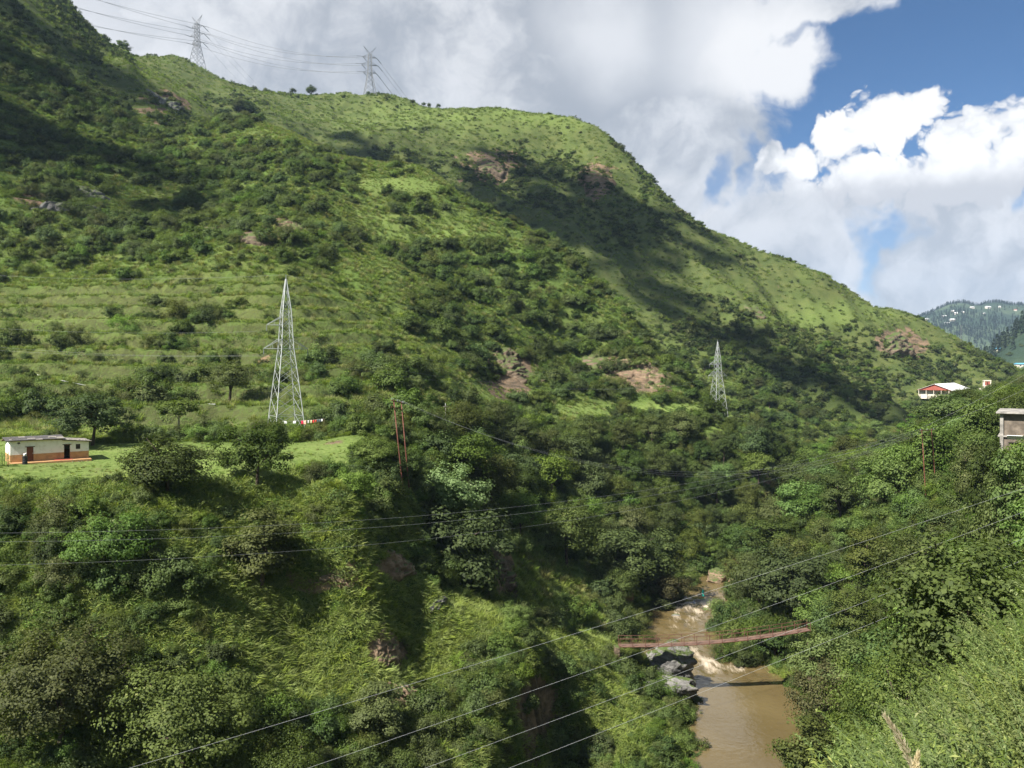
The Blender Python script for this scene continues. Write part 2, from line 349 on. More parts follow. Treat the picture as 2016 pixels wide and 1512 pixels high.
def surf(x, y):
    out = _w[-3] + _w[-2] * x / 100.0 + _w[-1] * y / 100.0
    for i in range(len(CP)):
        out = out + _w[i] * np.sqrt((x - CP[i, 0]) ** 2 + (y - CP[i, 1]) ** 2 + _c[i] ** 2)
    return out
NX, NY = 760, 780
CXG, CYG, Y0 = 60.0, 70.0, 105.0
tx = np.linspace(math.asinh(-1000 / CXG), math.asinh(1000 / CXG), NX)
ty = np.linspace(math.asinh((-260 - Y0) / CYG), math.asinh((1350 - Y0) / CYG), NY)
gx = CXG * np.sinh(tx); gy = Y0 + CYG * np.sinh(ty)
# evaluate the smooth surface on every second line, then fill in
sx, sy = gx[::2], gy[::2]
SXm, SYm = np.meshgrid(sx, sy)
S = surf(SXm.ravel(), SYm.ravel()).reshape(SXm.shape)
def upsample(S):
    iy = np.linspace(0, S.shape[0] - 1 + (1 - NY % 2) * 0.5, NY); ix = np.linspace(0, S.shape[1] - 1 + (1 - NX % 2) * 0.5, NX)
    y0 = np.clip(np.floor(iy).astype(int), 0, S.shape[0] - 2); x0 = np.clip(np.floor(ix).astype(int), 0, S.shape[1] - 2)
    fy = (iy - y0)[:, None]; fx = (ix - x0)[None, :]
    a = S[y0][:, x0]; b = S[y0][:, x0 + 1]; c = S[y0 + 1][:, x0]; d = S[y0 + 1][:, x0 + 1]
    return (a * (1 - fx) + b * fx) * (1 - fy) + (c * (1 - fx) + d * fx) * fy
Z = upsample(S)
GX, GY = np.meshgrid(gx, gy)
rd, rz_, rw = river_at(GX, GY)
dist = np.hypot(GX, GY)
# flat ground of the field, and terraces on the slope behind it
def boxmask(x, y, x0, x1, y0, y1, e):
    return sstep(x0 - e, x0 + e, x) * (1 - sstep(x1 - e, x1 + e, x)) * sstep(y0 - e, y0 + e, y) * (1 - sstep(y1 - e, y1 + e, y))
field = boxmask(GX, GY, -130, -20, 88, 121, 5)
amp = sstep(110, 420, GY) * (1 - field); brow = 1 - .75 * sstep(600, 690, GY)      # the skyline keeps its smooth line
rough = 0.35 + 0.65 * sstep(60, 200, dist)
nz = fbm(GX, GY, 70, 5, 0.5, 0) * 7.0 * amp * brow + fbm(GX, GY, 260, 3, 0.5, 2) * 5.0 * sstep(420, 640, GY) * brow
rid = 1 - np.abs(fbm(GX * 1.0 + 0.35 * GY, GY * 0.55, 95, 4, 0.5, 3)) * 2.2
nz += (rid - 0.45) * 9.0 * sstep(330, 560, GY) * brow + (rid - 0.45) * 5.5 * sstep(170, 290, GY) * brow
nz += (fbm(GX, GY * .6, 24, 4, .55, 5) + .8 * np.abs(fbm(GX + .4 * GY, GY * .5, 34, 3, .5, 1))) * 3.0 * sstep(440, 560, GY) * brow
nz += fbm(GX, GY, 28, 3, 0.5, 6) * 2.6 * sstep(150, 260, GY) * (1 - field)
nz += fbm(GX, GY, 14, 4, 0.55, 4) * 1.1 * (1 - 0.93 * field) * rough * (1 - 0.5 * sstep(0, 1, (12 - dist) / 6))
Z = Z + nz * sstep(2, 14, rd - rw)
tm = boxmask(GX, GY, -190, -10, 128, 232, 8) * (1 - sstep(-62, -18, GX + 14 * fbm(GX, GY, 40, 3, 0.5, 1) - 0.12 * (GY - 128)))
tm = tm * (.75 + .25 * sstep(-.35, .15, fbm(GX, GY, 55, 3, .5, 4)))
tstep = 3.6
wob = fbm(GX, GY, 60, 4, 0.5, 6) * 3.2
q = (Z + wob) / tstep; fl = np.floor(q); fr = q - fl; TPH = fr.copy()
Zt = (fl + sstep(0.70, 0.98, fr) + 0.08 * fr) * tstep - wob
Z = Z * (1 - tm) + Zt * tm
# steep little crags
crag = sstep(0.18, 0.5, fbm(GX, GY, 38, 3, 0.5, 5)) * sstep(140, 240, GY) * (1 - tm)
st = 4.2; q = Z / st + fbm(GX, GY, 25, 3, 0.5, 7) * 0.8; fr = q - np.floor(q)
Z = Z + crag * (sstep(0.5, 0.8, fr) - fr) * st * 0.75
# the shaded cliff under the spur, and the ravine behind it
cl = (GX - (-2.5 + (GY - 80) * 0.26)) + fbm(GX, GY, 6, 3, .5, 3) * 1.4; win = sstep(70, 80, GY) * (1 - sstep(99, 105, GY))
Z = Z + win * (1.2 * np.exp(-((cl + 3) / 4.0) ** 2) - 9.0 * sstep(-.3, 1.6, cl) * (1 - sstep(3.5, 14, cl)))
rv = (GY - (116.5 + (GX + 6) * 0.75)) + fbm(GX, GY, 7, 3, .5, 2) * 1.6; win = sstep(-14, -9, GX) * (1 - sstep(4, 10, GX))
Z = Z - win * 8.5 * np.exp(-(rv / 4.2) ** 4)
# river bed
bed = rz_ - 1.1
Z = np.where(rd < rw + 7, bed + (np.maximum(Z, rz_ + 0.25) - bed) * sstep(rw - 0.9, rw + 6.0, rd + fbm(GX, GY, 5, 3, 0.5, 1) * 1.2), Z)
def gz(x, y):
    """height of the ground at x, y"""
    x = np.asarray(x, float); y = np.asarray(y, float)
    ix = (np.arcsinh(x / CXG) - tx[0]) / (tx[1] - tx[0]); iy = (np.arcsinh((y - Y0) / CYG) - ty[0]) / (ty[1] - ty[0])
    x0 = np.clip(np.floor(ix).astype(int), 0, NX - 2); y0 = np.clip(np.floor(iy).astype(int), 0, NY - 2)
    fx = (x - gx[x0]) / (gx[x0 + 1] - gx[x0]); fy = (y - gy[y0]) / (gy[y0 + 1] - gy[y0])
    return (Z[y0, x0] * (1 - fx) + Z[y0, x0 + 1] * fx) * (1 - fy) + (Z[y0 + 1, x0] * (1 - fx) + Z[y0 + 1, x0 + 1] * fx) * fy
def terrace_phase(x, y):
    ix = (np.arcsinh(x / CXG) - tx[0]) / (tx[1] - tx[0]); iy = (np.arcsinh((y - Y0) / CYG) - ty[0]) / (ty[1] - ty[0])
    return TPH[np.clip(iy.round().astype(int), 0, NY - 1), np.clip(ix.round().astype(int), 0, NX - 1)]
def gzf(x, y): return float(gz(np.array([x]), np.array([y]))[0])
def gnorm(x, y):
    e = 0.6 + 0.004 * np.hypot(x, y)
    nx = -(gz(x + e, y) - gz(x - e, y)) / (2 * e); ny = -(gz(x, y + e) - gz(x, y - e)) / (2 * e)
    l = np.sqrt(nx * nx + ny * ny + 1); return nx / l, ny / l, 1 / l
# what grows where, for the ground's own colour
dzx = np.gradient(Z, axis=1) / np.gradient(GX, axis=1); dzy = np.gradient(Z, axis=0) / np.gradient(GY, axis=0)
slope = np.hypot(dzx, dzy)
rockm = sstep(2.0, 3.2, slope + fbm(GX, GY, 9, 3, 0.5, 2) * 0.35) * sstep(125, 170, GY)
rockm = np.maximum(rockm, (1 - sstep(0.4, 3.0, rd - rw)) * 0.9)
def photo_blob(lst, X_, Y_, Z_):
    px, py = PX(X_, np.maximum(Y_, 1), Z_); m = np.zeros(np.shape(X_))
    for (a, b, rx, ry, v) in lst:
        m = np.maximum(m, v * np.clip(1.3 - np.hypot((px - a) / rx, (py - b) / ry), 0, 1))
    return m
CRAGS = [(1175, 352, 45, 40, 1.2), (1000, 735, 70, 55, 1.2), (1245, 725, 75, 55, 1.0), (1770, 680, 70, 35, 1.2), (535, 455, 70, 40, 1.0), (110, 395, 110, 30, .9), (985, 1130, 30, 60, 1.3), (1060, 1400, 70, 120, 1.1),
         (760, 1120, 60, 30, 1.0), (770, 1285, 50, 60, 1.0), (800, 1370, 60, 30, 1.0), (640, 1145, 60, 8, .7), (670, 960, 10, 14, .8), (320, 215, 60, 40, 0.8), (960, 330, 70, 40, 0.7), (860, 1190, 70, 18, .9)]
okm = (GY > 40)
rockm = np.where(okm, np.maximum(rockm, sstep(0.25, 0.75, photo_blob(CRAGS, GX, np.maximum(GY, 20), Z) + fbm(GX, GY, 6 + 0.02 * 300, 4, 0.55, 3) * 0.7)), rockm)
fieldm = field * sstep(-0.55, 0.0, Z + 12.9)
LEDGE = [(960, 772, 90, 24, 1.1), (1250, 806, 170, 16, 1.1), (1430, 830, 46, 20, 1.1), (420, 842, 300, 10, 1), (150, 635, 120, 10, .9), (780, 365, 90, 18, .8), (860, 462, 110, 20, .8), (700, 430, 80, 22, .6), (1620, 620, 170, 30, .5), (950, 225, 330, 40, .4)]
fieldm = np.where(okm, np.maximum(fieldm, np.clip(photo_blob(LEDGE, GX, np.maximum(GY, 20), Z) + fbm(GX, GY, 12, 3, .5, 1) * .3, 0, 1)), fieldm)
idx = np.arange(NX * NY).reshape(NY, NX)
F = np.stack([idx[:-1, :-1].ravel(), idx[:-1, 1:].ravel(), idx[1:, 1:].ravel(), idx[1:, :-1].ravel()], 1)
t = NT('hillside_ground'); p = t.pos()
n1 = t.noise(p, 0.012, 5, 0.55); n2 = t.noise(p, 0.11, 6, 0.6); n3 = t.noise(p, 1.1, 6, 0.65); n4 = t.noise(p, 5.0, 4, 0.6)
g = t.mix(t.ss(n1, 0.36, 0.62), (0.066, 0.104, 0.023), (0.122, 0.146, 0.042))
g = t.mix(t.ss(n2, 0.38, 0.66), g, (0.088, 0.138, 0.029))
g = t.mix(t.math('MULTIPLY', t.ss(n3, 0.48, 0.72), 0.55), g, (0.048, 0.075, 0.018))
g = t.mix(t.math('MULTIPLY', t.ss(n4, 0.55, 0.75), 0.4), g, (0.15, 0.16, 0.06))
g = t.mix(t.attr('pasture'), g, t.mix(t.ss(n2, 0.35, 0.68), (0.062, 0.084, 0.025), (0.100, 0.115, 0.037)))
fieldc = t.mix(t.ss(n3, 0.35, 0.7), (0.125, 0.185, 0.042), (0.190, 0.240, 0.070))
fieldc = t.mix(t.math('MULTIPLY', t.ss(n2, 0.52, 0.72), 0.5), fieldc, (0.17, 0.17, 0.07))
g = t.mix(t.attr('field'), g, fieldc)
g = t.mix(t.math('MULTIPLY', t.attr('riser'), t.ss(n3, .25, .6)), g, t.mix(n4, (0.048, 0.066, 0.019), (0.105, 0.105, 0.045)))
mp = t.n('ShaderNodeMapping'); t.set(mp.inputs[0], p); mp.inputs['Scale'].default_value = (0.25, 0.25, 0.9)
r1 = t.noise(mp.outputs[0], 0.6, 8, 0.68, 0.6)
rk = t.mix(t.ss(r1, 0.35, 0.62), (0.085, 0.068, 0.048), (0.24, 0.165, 0.105))
rk = t.mix(t.math('MULTIPLY', t.ss(n3, 0.5, 0.7), 0.6), rk, (0.05, 0.055, 0.025))
c = t.mix(t.ss(t.math('ADD', t.attr('rock'), t.math('MULTIPLY_ADD', n3, 0.5, -0.25)), 0.35, 0.65), g, rk)
h = t.math('ADD', t.math('MULTIPLY', n3, 0.8), t.math('ADD', t.math('MULTIPLY', n4, 0.25), t.math('MULTIPLY', n2, 1.5)))
M['ground'] = t.done(c, 0.95, t.bump(h, 0.8, 0.9), 0.1)
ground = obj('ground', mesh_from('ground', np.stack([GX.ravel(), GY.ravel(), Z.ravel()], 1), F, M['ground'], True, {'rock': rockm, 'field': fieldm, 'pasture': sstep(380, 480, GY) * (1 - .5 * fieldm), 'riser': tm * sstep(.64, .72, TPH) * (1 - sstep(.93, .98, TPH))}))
meta(ground, kind='structure')
# ------------------------------------------------------------------ the muddy river
def water_patch(xa, xb, ya, yb, step, wide):
    xs = np.arange(xa, xb, step); ys = np.arange(ya, yb + step * .5, step); X, Y = np.meshgrid(xs, ys)
    d, zl, w = river_at(X, Y)
    rap = np.maximum(np.exp(-((Y - 133) / 7.5) ** 2), np.exp(-((Y - 161) / 10.0) ** 2)) * 1.05 + 0.35 * np.exp(-((Y - 147) / 8.0) ** 2)
    edge = 1 - sstep(0, 2.5, w - d)
    foam = np.clip(rap * (0.55 + 0.6 * fbm(X * 1.6, Y * 0.6, 2.6, 4, 0.6, 2)) * (1 - 0.4 * edge), 0, 1)
    zz = zl + rap * 0.42 * fbm(X, Y * 0.8, 1.9, 4, 0.55, 4) + 0.012 * fbm(X, Y, 2.2, 3, 0.5, 1)
    keep = d < w + wide; i = np.arange(X.size).reshape(X.shape)
    c = keep[:-1, :-1] | keep[1:, 1:] | keep[:-1, 1:] | keep[1:, :-1]
    Fq = np.stack([i[:-1, :-1][c], i[:-1, 1:][c], i[1:, 1:][c], i[1:, :-1][c]], 1)
    used = np.unique(Fq); mp_ = np.full(X.size, -1); mp_[used] = np.arange(len(used))
    return np.stack([X.ravel(), Y.ravel(), zz.ravel()], 1)[used], mp_[Fq], foam.ravel()[used]
t = NT('muddy_water'); p = t.pos(); mp = t.n('ShaderNodeMapping'); t.set(mp.inputs[0], p); mp.inputs['Scale'].default_value = (3.2, 0.55, 1.0); mp.inputs['Rotation'].default_value = (0, 0, -0.25)
w1 = t.noise(p, 1.3, 3, 0.5); w2 = t.noise(mp.outputs[0], 0.9, 6, 0.65, 0.6); w3 = t.noise(p, 0.09, 4, 0.5)
wc = t.mix(t.ss(w3, 0.3, 0.7), (0.108, 0.080, 0.034), (0.135, 0.101, 0.045))
fm_ = t.ss(t.math('ADD', t.attr('foam'), t.math('MULTIPLY_ADD', w2, 0.9, -0.45)), 0.36, 0.95)
wc = t.mix(fm_, wc, (0.52, 0.44, 0.33))
M['water'] = t.done(wc, t.math('MULTIPLY_ADD', fm_, 0.5, 0.10), t.bump(t.math('ADD', w1, t.math('MULTIPLY', w2, t.attr('foam'))), 0.35, 0.16), 0.5)
V1, F1, A1 = water_patch(8, 62, 86, 196, 0.36, 3.0)
river = obj('river', mesh_from('river', V1, F1, M['water'], True, {'foam': A1})); meta(river, kind='structure')
V1, F1, A1 = water_patch(-300, 60, -160, 86, 2.0, 4.0)
o = obj('river_downstream', mesh_from('river', V1, F1, M['water'], True, {'foam': A1})); meta(o, kind='structure')
V1, F1, A1 = water_patch(40, 700, 196.4, 1000, 3.0, 4.0)
o = obj('river_upstream', mesh_from('river', V1, F1, M['water'], True, {'foam': A1})); meta(o, kind='structure')

# ------------------------------------------------------------------ finding the ground under a point of the photo
_Yr = np.concatenate([np.arange(5, 220, 0.3), np.arange(220, 1000, 1.0)])
def hit(px, py, y0=5, y1=1000):
    u, v = (px - CX) / FPX, (HY - py) / FPX
    yy = _Yr[(_Yr >= y0) & (_Yr <= y1)]; d = gz(u * yy, yy) - v * yy
    k = np.nonzero(d >= 0)[0]; Y = yy[k[0]] if len(k) else yy[np.argmax(d)]
    return u * Y, Y, gzf(u * Y, Y)

# ------------------------------------------------------------------ rocks
def noise3(P, f, k=0):
    return (fbm(P[:, 0] * f + P[:, 2] * f * .6, P[:, 1] * f - P[:, 2] * f * .5, 1.0, 4, 0.55, k) + fbm(P[:, 2] * f + 5, P[:, 0] * f * .7 + P[:, 1] * f * .4, 1.0, 4, 0.55, k + 3)) * .5
def cell(u, v, seed):
    """blocky relief: each point takes the random height of its nearest cell centre, plus the way to the joint"""
    iu = np.floor(u).astype(int); iv = np.floor(v).astype(int); best = np.full(u.shape, 9.0); sec = best.copy(); val = np.zeros(u.shape)
    for du in (-1, 0, 1):
        for dv in (-1, 0, 1):
            a = (iu + du + seed * 13) & 255; b = (iv + dv + seed * 7) & 255
            d = np.hypot(u - iu - du - _T[1][a, b], v - iv - dv - _T[2][a, b]); h = _T[3][a, b]
            m = d < best; sec = np.where(m, best, np.minimum(sec, d)); val = np.where(m, h, val); best = np.minimum(best, d)
    return val, sec - best
def make_rock(seed, sub=3, blocky=0.5, strata=0.0):
    r = np.random.default_rng(seed); bm = bmesh.new(); bmesh.ops.create_icosphere(bm, subdivisions=sub, radius=1.0)
    V = np.array([v.co[:] for v in bm.verts]); Fs = np.array([[v.index for v in f.verts] for f in bm.faces]); bm.free()
    D = V.copy(); rad = np.ones(len(V))
    for i in range(int(9 + 10 * blocky)):                      # chip flat faces off
        n = unit(r.normal(size=(1, 3)))[0]; c = 0.62 + 0.33 * r.random(); q = D @ n
        rad = np.where(q > 0.05, np.minimum(rad, c / np.maximum(q, 0.05)), rad)
    off = r.random(3) * 50
    V = D * rad[:, None]
    V = V * (1 + 0.22 * noise3(V + off, 1.1, seed % 5)[:, None] + 0.10 * noise3(V + off, 3.5, 2)[:, None])
    if strata:
        q = (V[:, 2] + .25 * V[:, 0]) * 5.0 + noise3(V + off, 1.3, 1) * 1.5; fr = q - np.floor(q)
        V[:, :2] *= (1 - strata * (1 - sstep(0.15, 0.6, fr)) )[:, None]
    if sub > 3:
        c1, j1 = cell(V[:, 0] * 2.2 + 30 + V[:, 2], V[:, 2] * 3.4 + V[:, 1] * 1.7 + 30, seed); c2, j2 = cell(V[:, 1] * 4.2 + 30, V[:, 2] * 5.5 + V[:, 0] * 3 + 30, seed + 2)
        V = V * (1 + .20 * (c1 - .5) + .09 * (c2 - .5) - .10 * (1 - sstep(0, .15, j1)))[:, None]
    return mesh_from('rock', V, Fs, None, False)
ROCKS = [make_rock(10 + i, 3, 0.7) for i in range(5)]
CRAGM = [make_rock(40 + i, 5, 1.3, 0.03) for i in range(4)]
def put_rock(name, me, mat, px, py, w, h, label, cat='rock', Y=None, deep=None, group=None, sink=0.25, rz=None, y0=5, y1=1000):
    """a rock seen about w x h photo pixels large with its foot's middle at px, py"""
    x, y, z = hit(px, py, y0, y1) if Y is None else ((px - CX) / FPX * Y, Y, gzf((px - CX) / FPX * Y, Y))
    k = y / FPX; m2 = bpy.data.meshes.get(me.name + '_' + mat)
    if m2 is None:
        m2 = me.copy(); m2.name = me.name + '_' + mat; m2.materials.append(M[mat])
    o = obj(name, m2, None, (x, y + 0.15 * w * k, z + h * k * (0.5 - sink)), rz if rz is not None else random.uniform(-.5, .5))
    o.scale = (w * k * .56, (deep or w * .7) * k * .5, h * k * .62); meta(o, label, cat, group); return o
def crag(px, py, w, h, mat, label, seed, y0=5, y1=1000, proud=0.085):
    """bare rock breaking out of the slope: a blocky sheet that follows the ground and sinks into it at its ragged edge"""
    x, y, z = hit(px, py - h * .5, y0, y1); k = y / FPX; wm, hm_ = w * k, h * k
    nx, ny, nz_ = [float(q[0]) for q in gnorm(np.array([x]), np.array([y]))]
    g = math.hypot(nx, ny) + 1e-6; dn = np.array([nx / g, ny / g]); 
    if dn[1] > -0.3: dn = np.array([dn[0] * .5, -0.8]); dn /= np.linalg.norm(dn)
    tn = np.array([-dn[1], dn[0]]); sl = max(g / nz_, .45); run = hm_ / (sl + 0.15)
    n1 = int(np.clip(w * .55, 26, 64)); n2 = int(np.clip(h * .6, 22, 60))
    U, Vv = np.meshgrid(np.linspace(-.62, .62, n1), np.linspace(-.62, .62, n2))
    X = x + tn[0] * U * wm - dn[0] * Vv * run; Y = y + tn[1] * U * wm - dn[1] * Vv * run; Zq = gz(X, Y)
    r_ = np.hypot(U * 2, Vv * 2) + fbm(U * 5 + seed * 3, Vv * 4, 1.6, 4, .6, seed) * .55
    m = 1 - sstep(.55, 1.05, r_)
    q = max(wm, hm_); cs = np.clip(q / 7, .5, 6); uu = U * wm / cs * .8 + 40; vv = Vv * hm_ / cs * 1.5 + Vv * wm * .15 + 40
    c1, j1 = cell(uu + fbm(uu, vv, 2, 3, .5, 1) * .5, vv + fbm(vv, uu, 2, 3, .5, 2) * .5, seed); c2, j2 = cell(uu * 2.7, vv * 2.7, seed + 3)
    off = proud * q * (.35 + .8 * c1 + .22 * c2 - .5 * (1 - sstep(0, .12, j1))) * m - (1 - m) * (.25 + .03 * q)
    o3 = np.array([dn[0], dn[1], .35]); X2 = X + o3[0] * off; Y2 = Y + o3[1] * off; Z2 = Zq + o3[2] * off
    i = np.arange(U.size).reshape(U.shape); keep = (m[:-1, :-1] + m[1:, 1:] + m[1:, :-1] + m[:-1, 1:]) > .0
    Fq = np.stack([i[:-1, :-1][keep], i[:-1, 1:][keep], i[1:, 1:][keep], i[1:, :-1][keep]], 1)
    if len(Fq) == 0: return
    C0 = np.array([x, y, z]); o = obj('crag', mesh_from('crag', np.stack([X2.ravel(), Y2.ravel(), Z2.ravel()], 1) - C0, Fq, M[mat], False), None, tuple(C0)); meta(o, label, 'crag'); return o
crag(1178, 374, 73, 50, 'rocko', 'orange-brown rock scar high on the far hill', 0, y0=450)
crag(500, 492, 92, 48, 'rock', 'brown broken crag on the near hill above the pylon', 1, y0=150)
crag(575, 470, 71, 46, 'rocko', 'orange crag right beside the brown one above the pylon', 2, y0=150)
crag(430, 462, 80, 27, 'rock', 'low pale rock band in the scrub above the terraces', 3, y0=150)
crag(165, 400, 103, 39, 'rockg', 'dark grey rock band high on the left of the near hill', 4, y0=150)
crag(140, 432, 149, 34, 'rockg', 'long dark ledge just under the rock band on the left', 5, y0=150)
crag(1010, 775, 126, 103, 'rock', 'tall brown cliff at the foot of the near hill', 6, y0=150, y1=300)
crag(975, 730, 46, 41, 'rocko', 'pale orange knob beside the tall brown cliff', 7, y0=150, y1=300)
crag(1165, 755, 64, 75, 'rock', 'narrow brown cliff between the two larger ones', 8, y0=150, y1=320)
crag(1245, 760, 96, 69, 'rocko', 'pinkish cliff near the right end of the near hill', 9, y0=150, y1=320)
crag(1300, 785, 57, 50, 'rocko', 'small pinkish cliff nearest the second lattice pylon', 10, y0=150, y1=320)
crag(1765, 708, 138, 55, 'rock', 'long brown cliff above the red-roofed shed', 11, y0=400)
crag(965, 350, 69, 39, 'rock', 'brown crag in the shaded hollow of the far hill', 12, y0=450)
crag(325, 236, 92, 50, 'rockg', 'dark crag on the spur below the upper left pylon', 13, y0=300)
crag(1345, 415, 39, 23, 'rockg', 'small dark overhang on the skyline of the far hill', 14, y0=450)
crag(1490, 640, 52, 46, 'rock', 'brown crag among the trees of the far ravine', 15, y0=400)
crag(985, 1175, 50, 103, 'rock', 'shaded brown rock face in the ravine', 16, y0=90, y1=140, proud=.17)
crag(940, 1200, 69, 69, 'rock', 'dark rock at the bottom of the shaded ravine', 17, y0=90, y1=140, proud=.17)
crag(785, 1148, 130, 66, 'rocko', 'brown crag on the upper edge of the grassy spur', 18, y0=70, y1=120, proud=.11)
crag(762, 1326, 118, 88, 'rocko', 'grey-brown bare rock amid the grass of the spur', 19, y0=60, y1=120, proud=.075)
crag(810, 1400, 140, 60, 'rocko', 'rock ledge with a dark hollow below it', 20, y0=60, y1=120, proud=.17)
crag(1045, 1420, 126, 172, 'rock', 'tall shaded cliff under the grassy spur', 21, y0=60, y1=110, proud=.05)
crag(1035, 1540, 138, 149, 'rock', 'lower part of the shaded cliff at the bottom of the view', 22, y0=60, y1=110, proud=.05)
crag(860, 1195, 69, 20, 'rockg', 'thin grey ledge along the crest of the spur', 23, y0=60, y1=120, proud=.17)
crag(650, 1156, 110, 22, 'rocko', 'strip of bare reddish earth and stone on the slope', 24, y0=60, y1=120)
crag(668, 970, 25, 29, 'rocko', 'small bare scar under the edge of the field', 25, y0=60, y1=120)
# rocks along the water
put_rock('boulder', CRAGM[0], 'rockg', 1316, 1372, 132, 92, 'big dark grey rock jutting into the muddy pool', 'boulder', Y=120, deep=100, sink=.12)
put_rock('boulder', CRAGM[2], 'rockg', 1326, 1408, 96, 60, 'paler layered grey rock below the big dark one', 'boulder', Y=115.5, deep=60, sink=.1)
put_rock('boulder', ROCKS[1], 'rockg', 1372, 1385, 50, 20, 'low grey slab reaching into the pool', 'boulder', Y=117.5, sink=.2)
put_rock('boulder', ROCKS[0], 'rockg', 1285, 1402, 36, 26, 'rounded brown-grey rock behind the layered rock', 'boulder', Y=115, sink=.2)
put_rock('boulder', CRAGM[3], 'rocko', 1415, 1166, 52, 34, 'orange rock at the upstream bend of the river', 'boulder', Y=176, deep=46, sink=.1)
put_rock('boulder', ROCKS[2], 'rocko', 1447, 1172, 28, 18, 'small tan rock right of the orange one at the bend', 'boulder', Y=176, sink=.1)
put_rock('boulder', CRAGM[2], 'rocko', 1228, 1212, 40, 28, 'tan boulder on the left bank above the footbridge', 'boulder', Y=152, sink=.1)
RS = [(1332, 1222, 22, 20), (1343, 1216, 18, 12), (1352, 1213, 14, 10), (1370, 1210, 8, 6), (1290, 1244, 22, 12), (1308, 1242, 14, 9), (1318, 1232, 12, 8), (1276, 1256, 18, 10), (1334, 1280, 18, 8), (1300, 1262, 16, 9), (1306, 1276, 10, 6), (1362, 1225, 12, 8),
      (1353, 1308, 10, 6), (1365, 1316, 12, 8), (1378, 1312, 10, 6), (1335, 1254, 12, 6), (1398, 1262, 14, 6), (1322, 1470, 26, 16), (1340, 1455, 18, 12), (1355, 1478, 12, 8), (1345, 1495, 14, 9)]
for i, (a, b, w_, h_) in enumerate(RS):
    put_rock('river_stone', ROCKS[i % 5], ('rockg', 'rocko', 'rockg')[i % 3], a, b, w_, h_, 'wet stone at the edge of the pool' if b > 1400 else 'stone breaking the surface of the rapids', 'stone', Y=min(max(48.0 * FPX / (b - HY), 100), 172), sink=.3, group='stones in the pool' if b > 1400 else 'stones in the rapids')

for i in range(70):
    k = random.uniform(0, 1); Yb = random.uniform(104, 172); ci = np.interp(Yb, RIVER[5:15, 1], RIVER[5:15, 0]); wi = np.interp(Yb, RIVER[5:15, 1], RW[5:15]); sd_ = -1 if i % 4 else 1
    xb = ci + sd_ * (wi + random.uniform(-.6, 2.2)) * 1.05; zb = gzf(xb, Yb); m2 = bpy.data.meshes.get(ROCKS[i % 5].name + '_' + ('rockg', 'rocko')[i % 2])
    o = obj('bank_stone', m2, None, (xb, Yb, zb + .05), random.random() * 6); q = random.uniform(.18, .75); o.scale = (q, q * random.uniform(.6, 1), q * random.uniform(.4, .75)); meta(o, 'loose stone on the bank of the muddy river', 'stone', 'loose stones on the river banks')
# ------------------------------------------------------------------ plants: prototypes
def leaf_cloud(P, N, size, aspect, r, fold=0.18, lv=None):
    n = len(P); N = unit(N)
    a = unit(np.cross(N, unit(r.normal(size=(n, 3))))); b = np.cross(N, a)
    s = np.asarray(size)[:, None] * np.ones((n, 1))
    f = N * s * fold
    V = np.stack([P - a * s * .5, P + b * s * aspect * .5 + f, P + a * s * .5, P - b * s * aspect * .5 + f], 1).reshape(-1, 3)
    Fq = np.arange(4 * n).reshape(n, 4)
    if lv is None: lv = r.random(n)
    return V, Fq, np.repeat(lv, 4)
def tube(pts, rad, k=6):
    """a bent tapering tube through pts"""
    pts = [Vector(p) for p in pts]; V = []; Fs = []
    for i, p in enumerate(pts):
        d = (pts[min(i + 1, len(pts) - 1)] - pts[max(i - 1, 0)]).normalized()
        a = d.orthogonal().normalized(); b = d.cross(a)
        for j in range(k):
            an = 2 * math.pi * j / k; V.append(p + (a * math.cos(an) + b * math.sin(an)) * rad[i])
    for i in range(len(pts) - 1):
        for j in range(k):
            Fs.append((i * k + j, i * k + (j + 1) % k, (i + 1) * k + (j + 1) % k, (i + 1) * k + j))
    Fs.append(tuple(range(k - 1, -1, -1))); Fs.append(tuple(range((len(pts) - 1) * k, len(pts) * k)))
    return V, Fs
def join(parts):
    V = []; Fs = []
    for v, f in parts:
        o = len(V); V.extend(v); Fs.extend(tuple(i + o for i in q) for q in f)
    return V, Fs
def crown_points(r, n_cl, per, rx, rz, zc, cr, up=0.35, lop=0.35):
    """leaf positions and normals: clumps spread through an uneven ellipsoid"""
    C = []; ph = r.random(6) * 6.28
    while len(C) < n_cl:
        d = unit(r.normal(size=(1, 3)))[0]
        if d[2] < -0.72: continue
        az = math.atan2(d[1], d[0])
        k = 1 + lop * (0.5 * math.sin(2 * az + ph[0]) + 0.35 * math.sin(3 * az + ph[1] + 2 * d[2]) + 0.3 * math.sin(5 * az + ph[2] - 3 * d[2]))
        q = r.random() ** 0.45
        C.append((d[0] * rx * k * q, d[1] * rx * k * q, zc + d[2] * rz * q * (0.9 + 0.1 * k)))
    C = np.array(C); P = []; N = []; L = []
    for c in C:
        m = int(per * (0.6 + 0.8 * r.random())); rr = cr * (0.65 + 0.7 * r.random())
        d = unit(r.normal(size=(m, 3))); d[:, 2] = d[:, 2] * 0.7 + 0.12
        p = c + d * rr * (r.random((m, 1)) ** 0.4)
        out = unit(c[None, :] - np.array([[0, 0, zc - rz * .3]]))
        P.append(p); N.append(d * 1.0 + out * 0.8 + np.array([[0, 0, up]]) + r.normal(size=(m, 3)) * 0.34)
        L.append(np.clip(r.random(m) * 0.75 + 0.25 * r.random(), 0, 1))
    return C, np.concatenate(P), np.concatenate(N), np.concatenate(L)
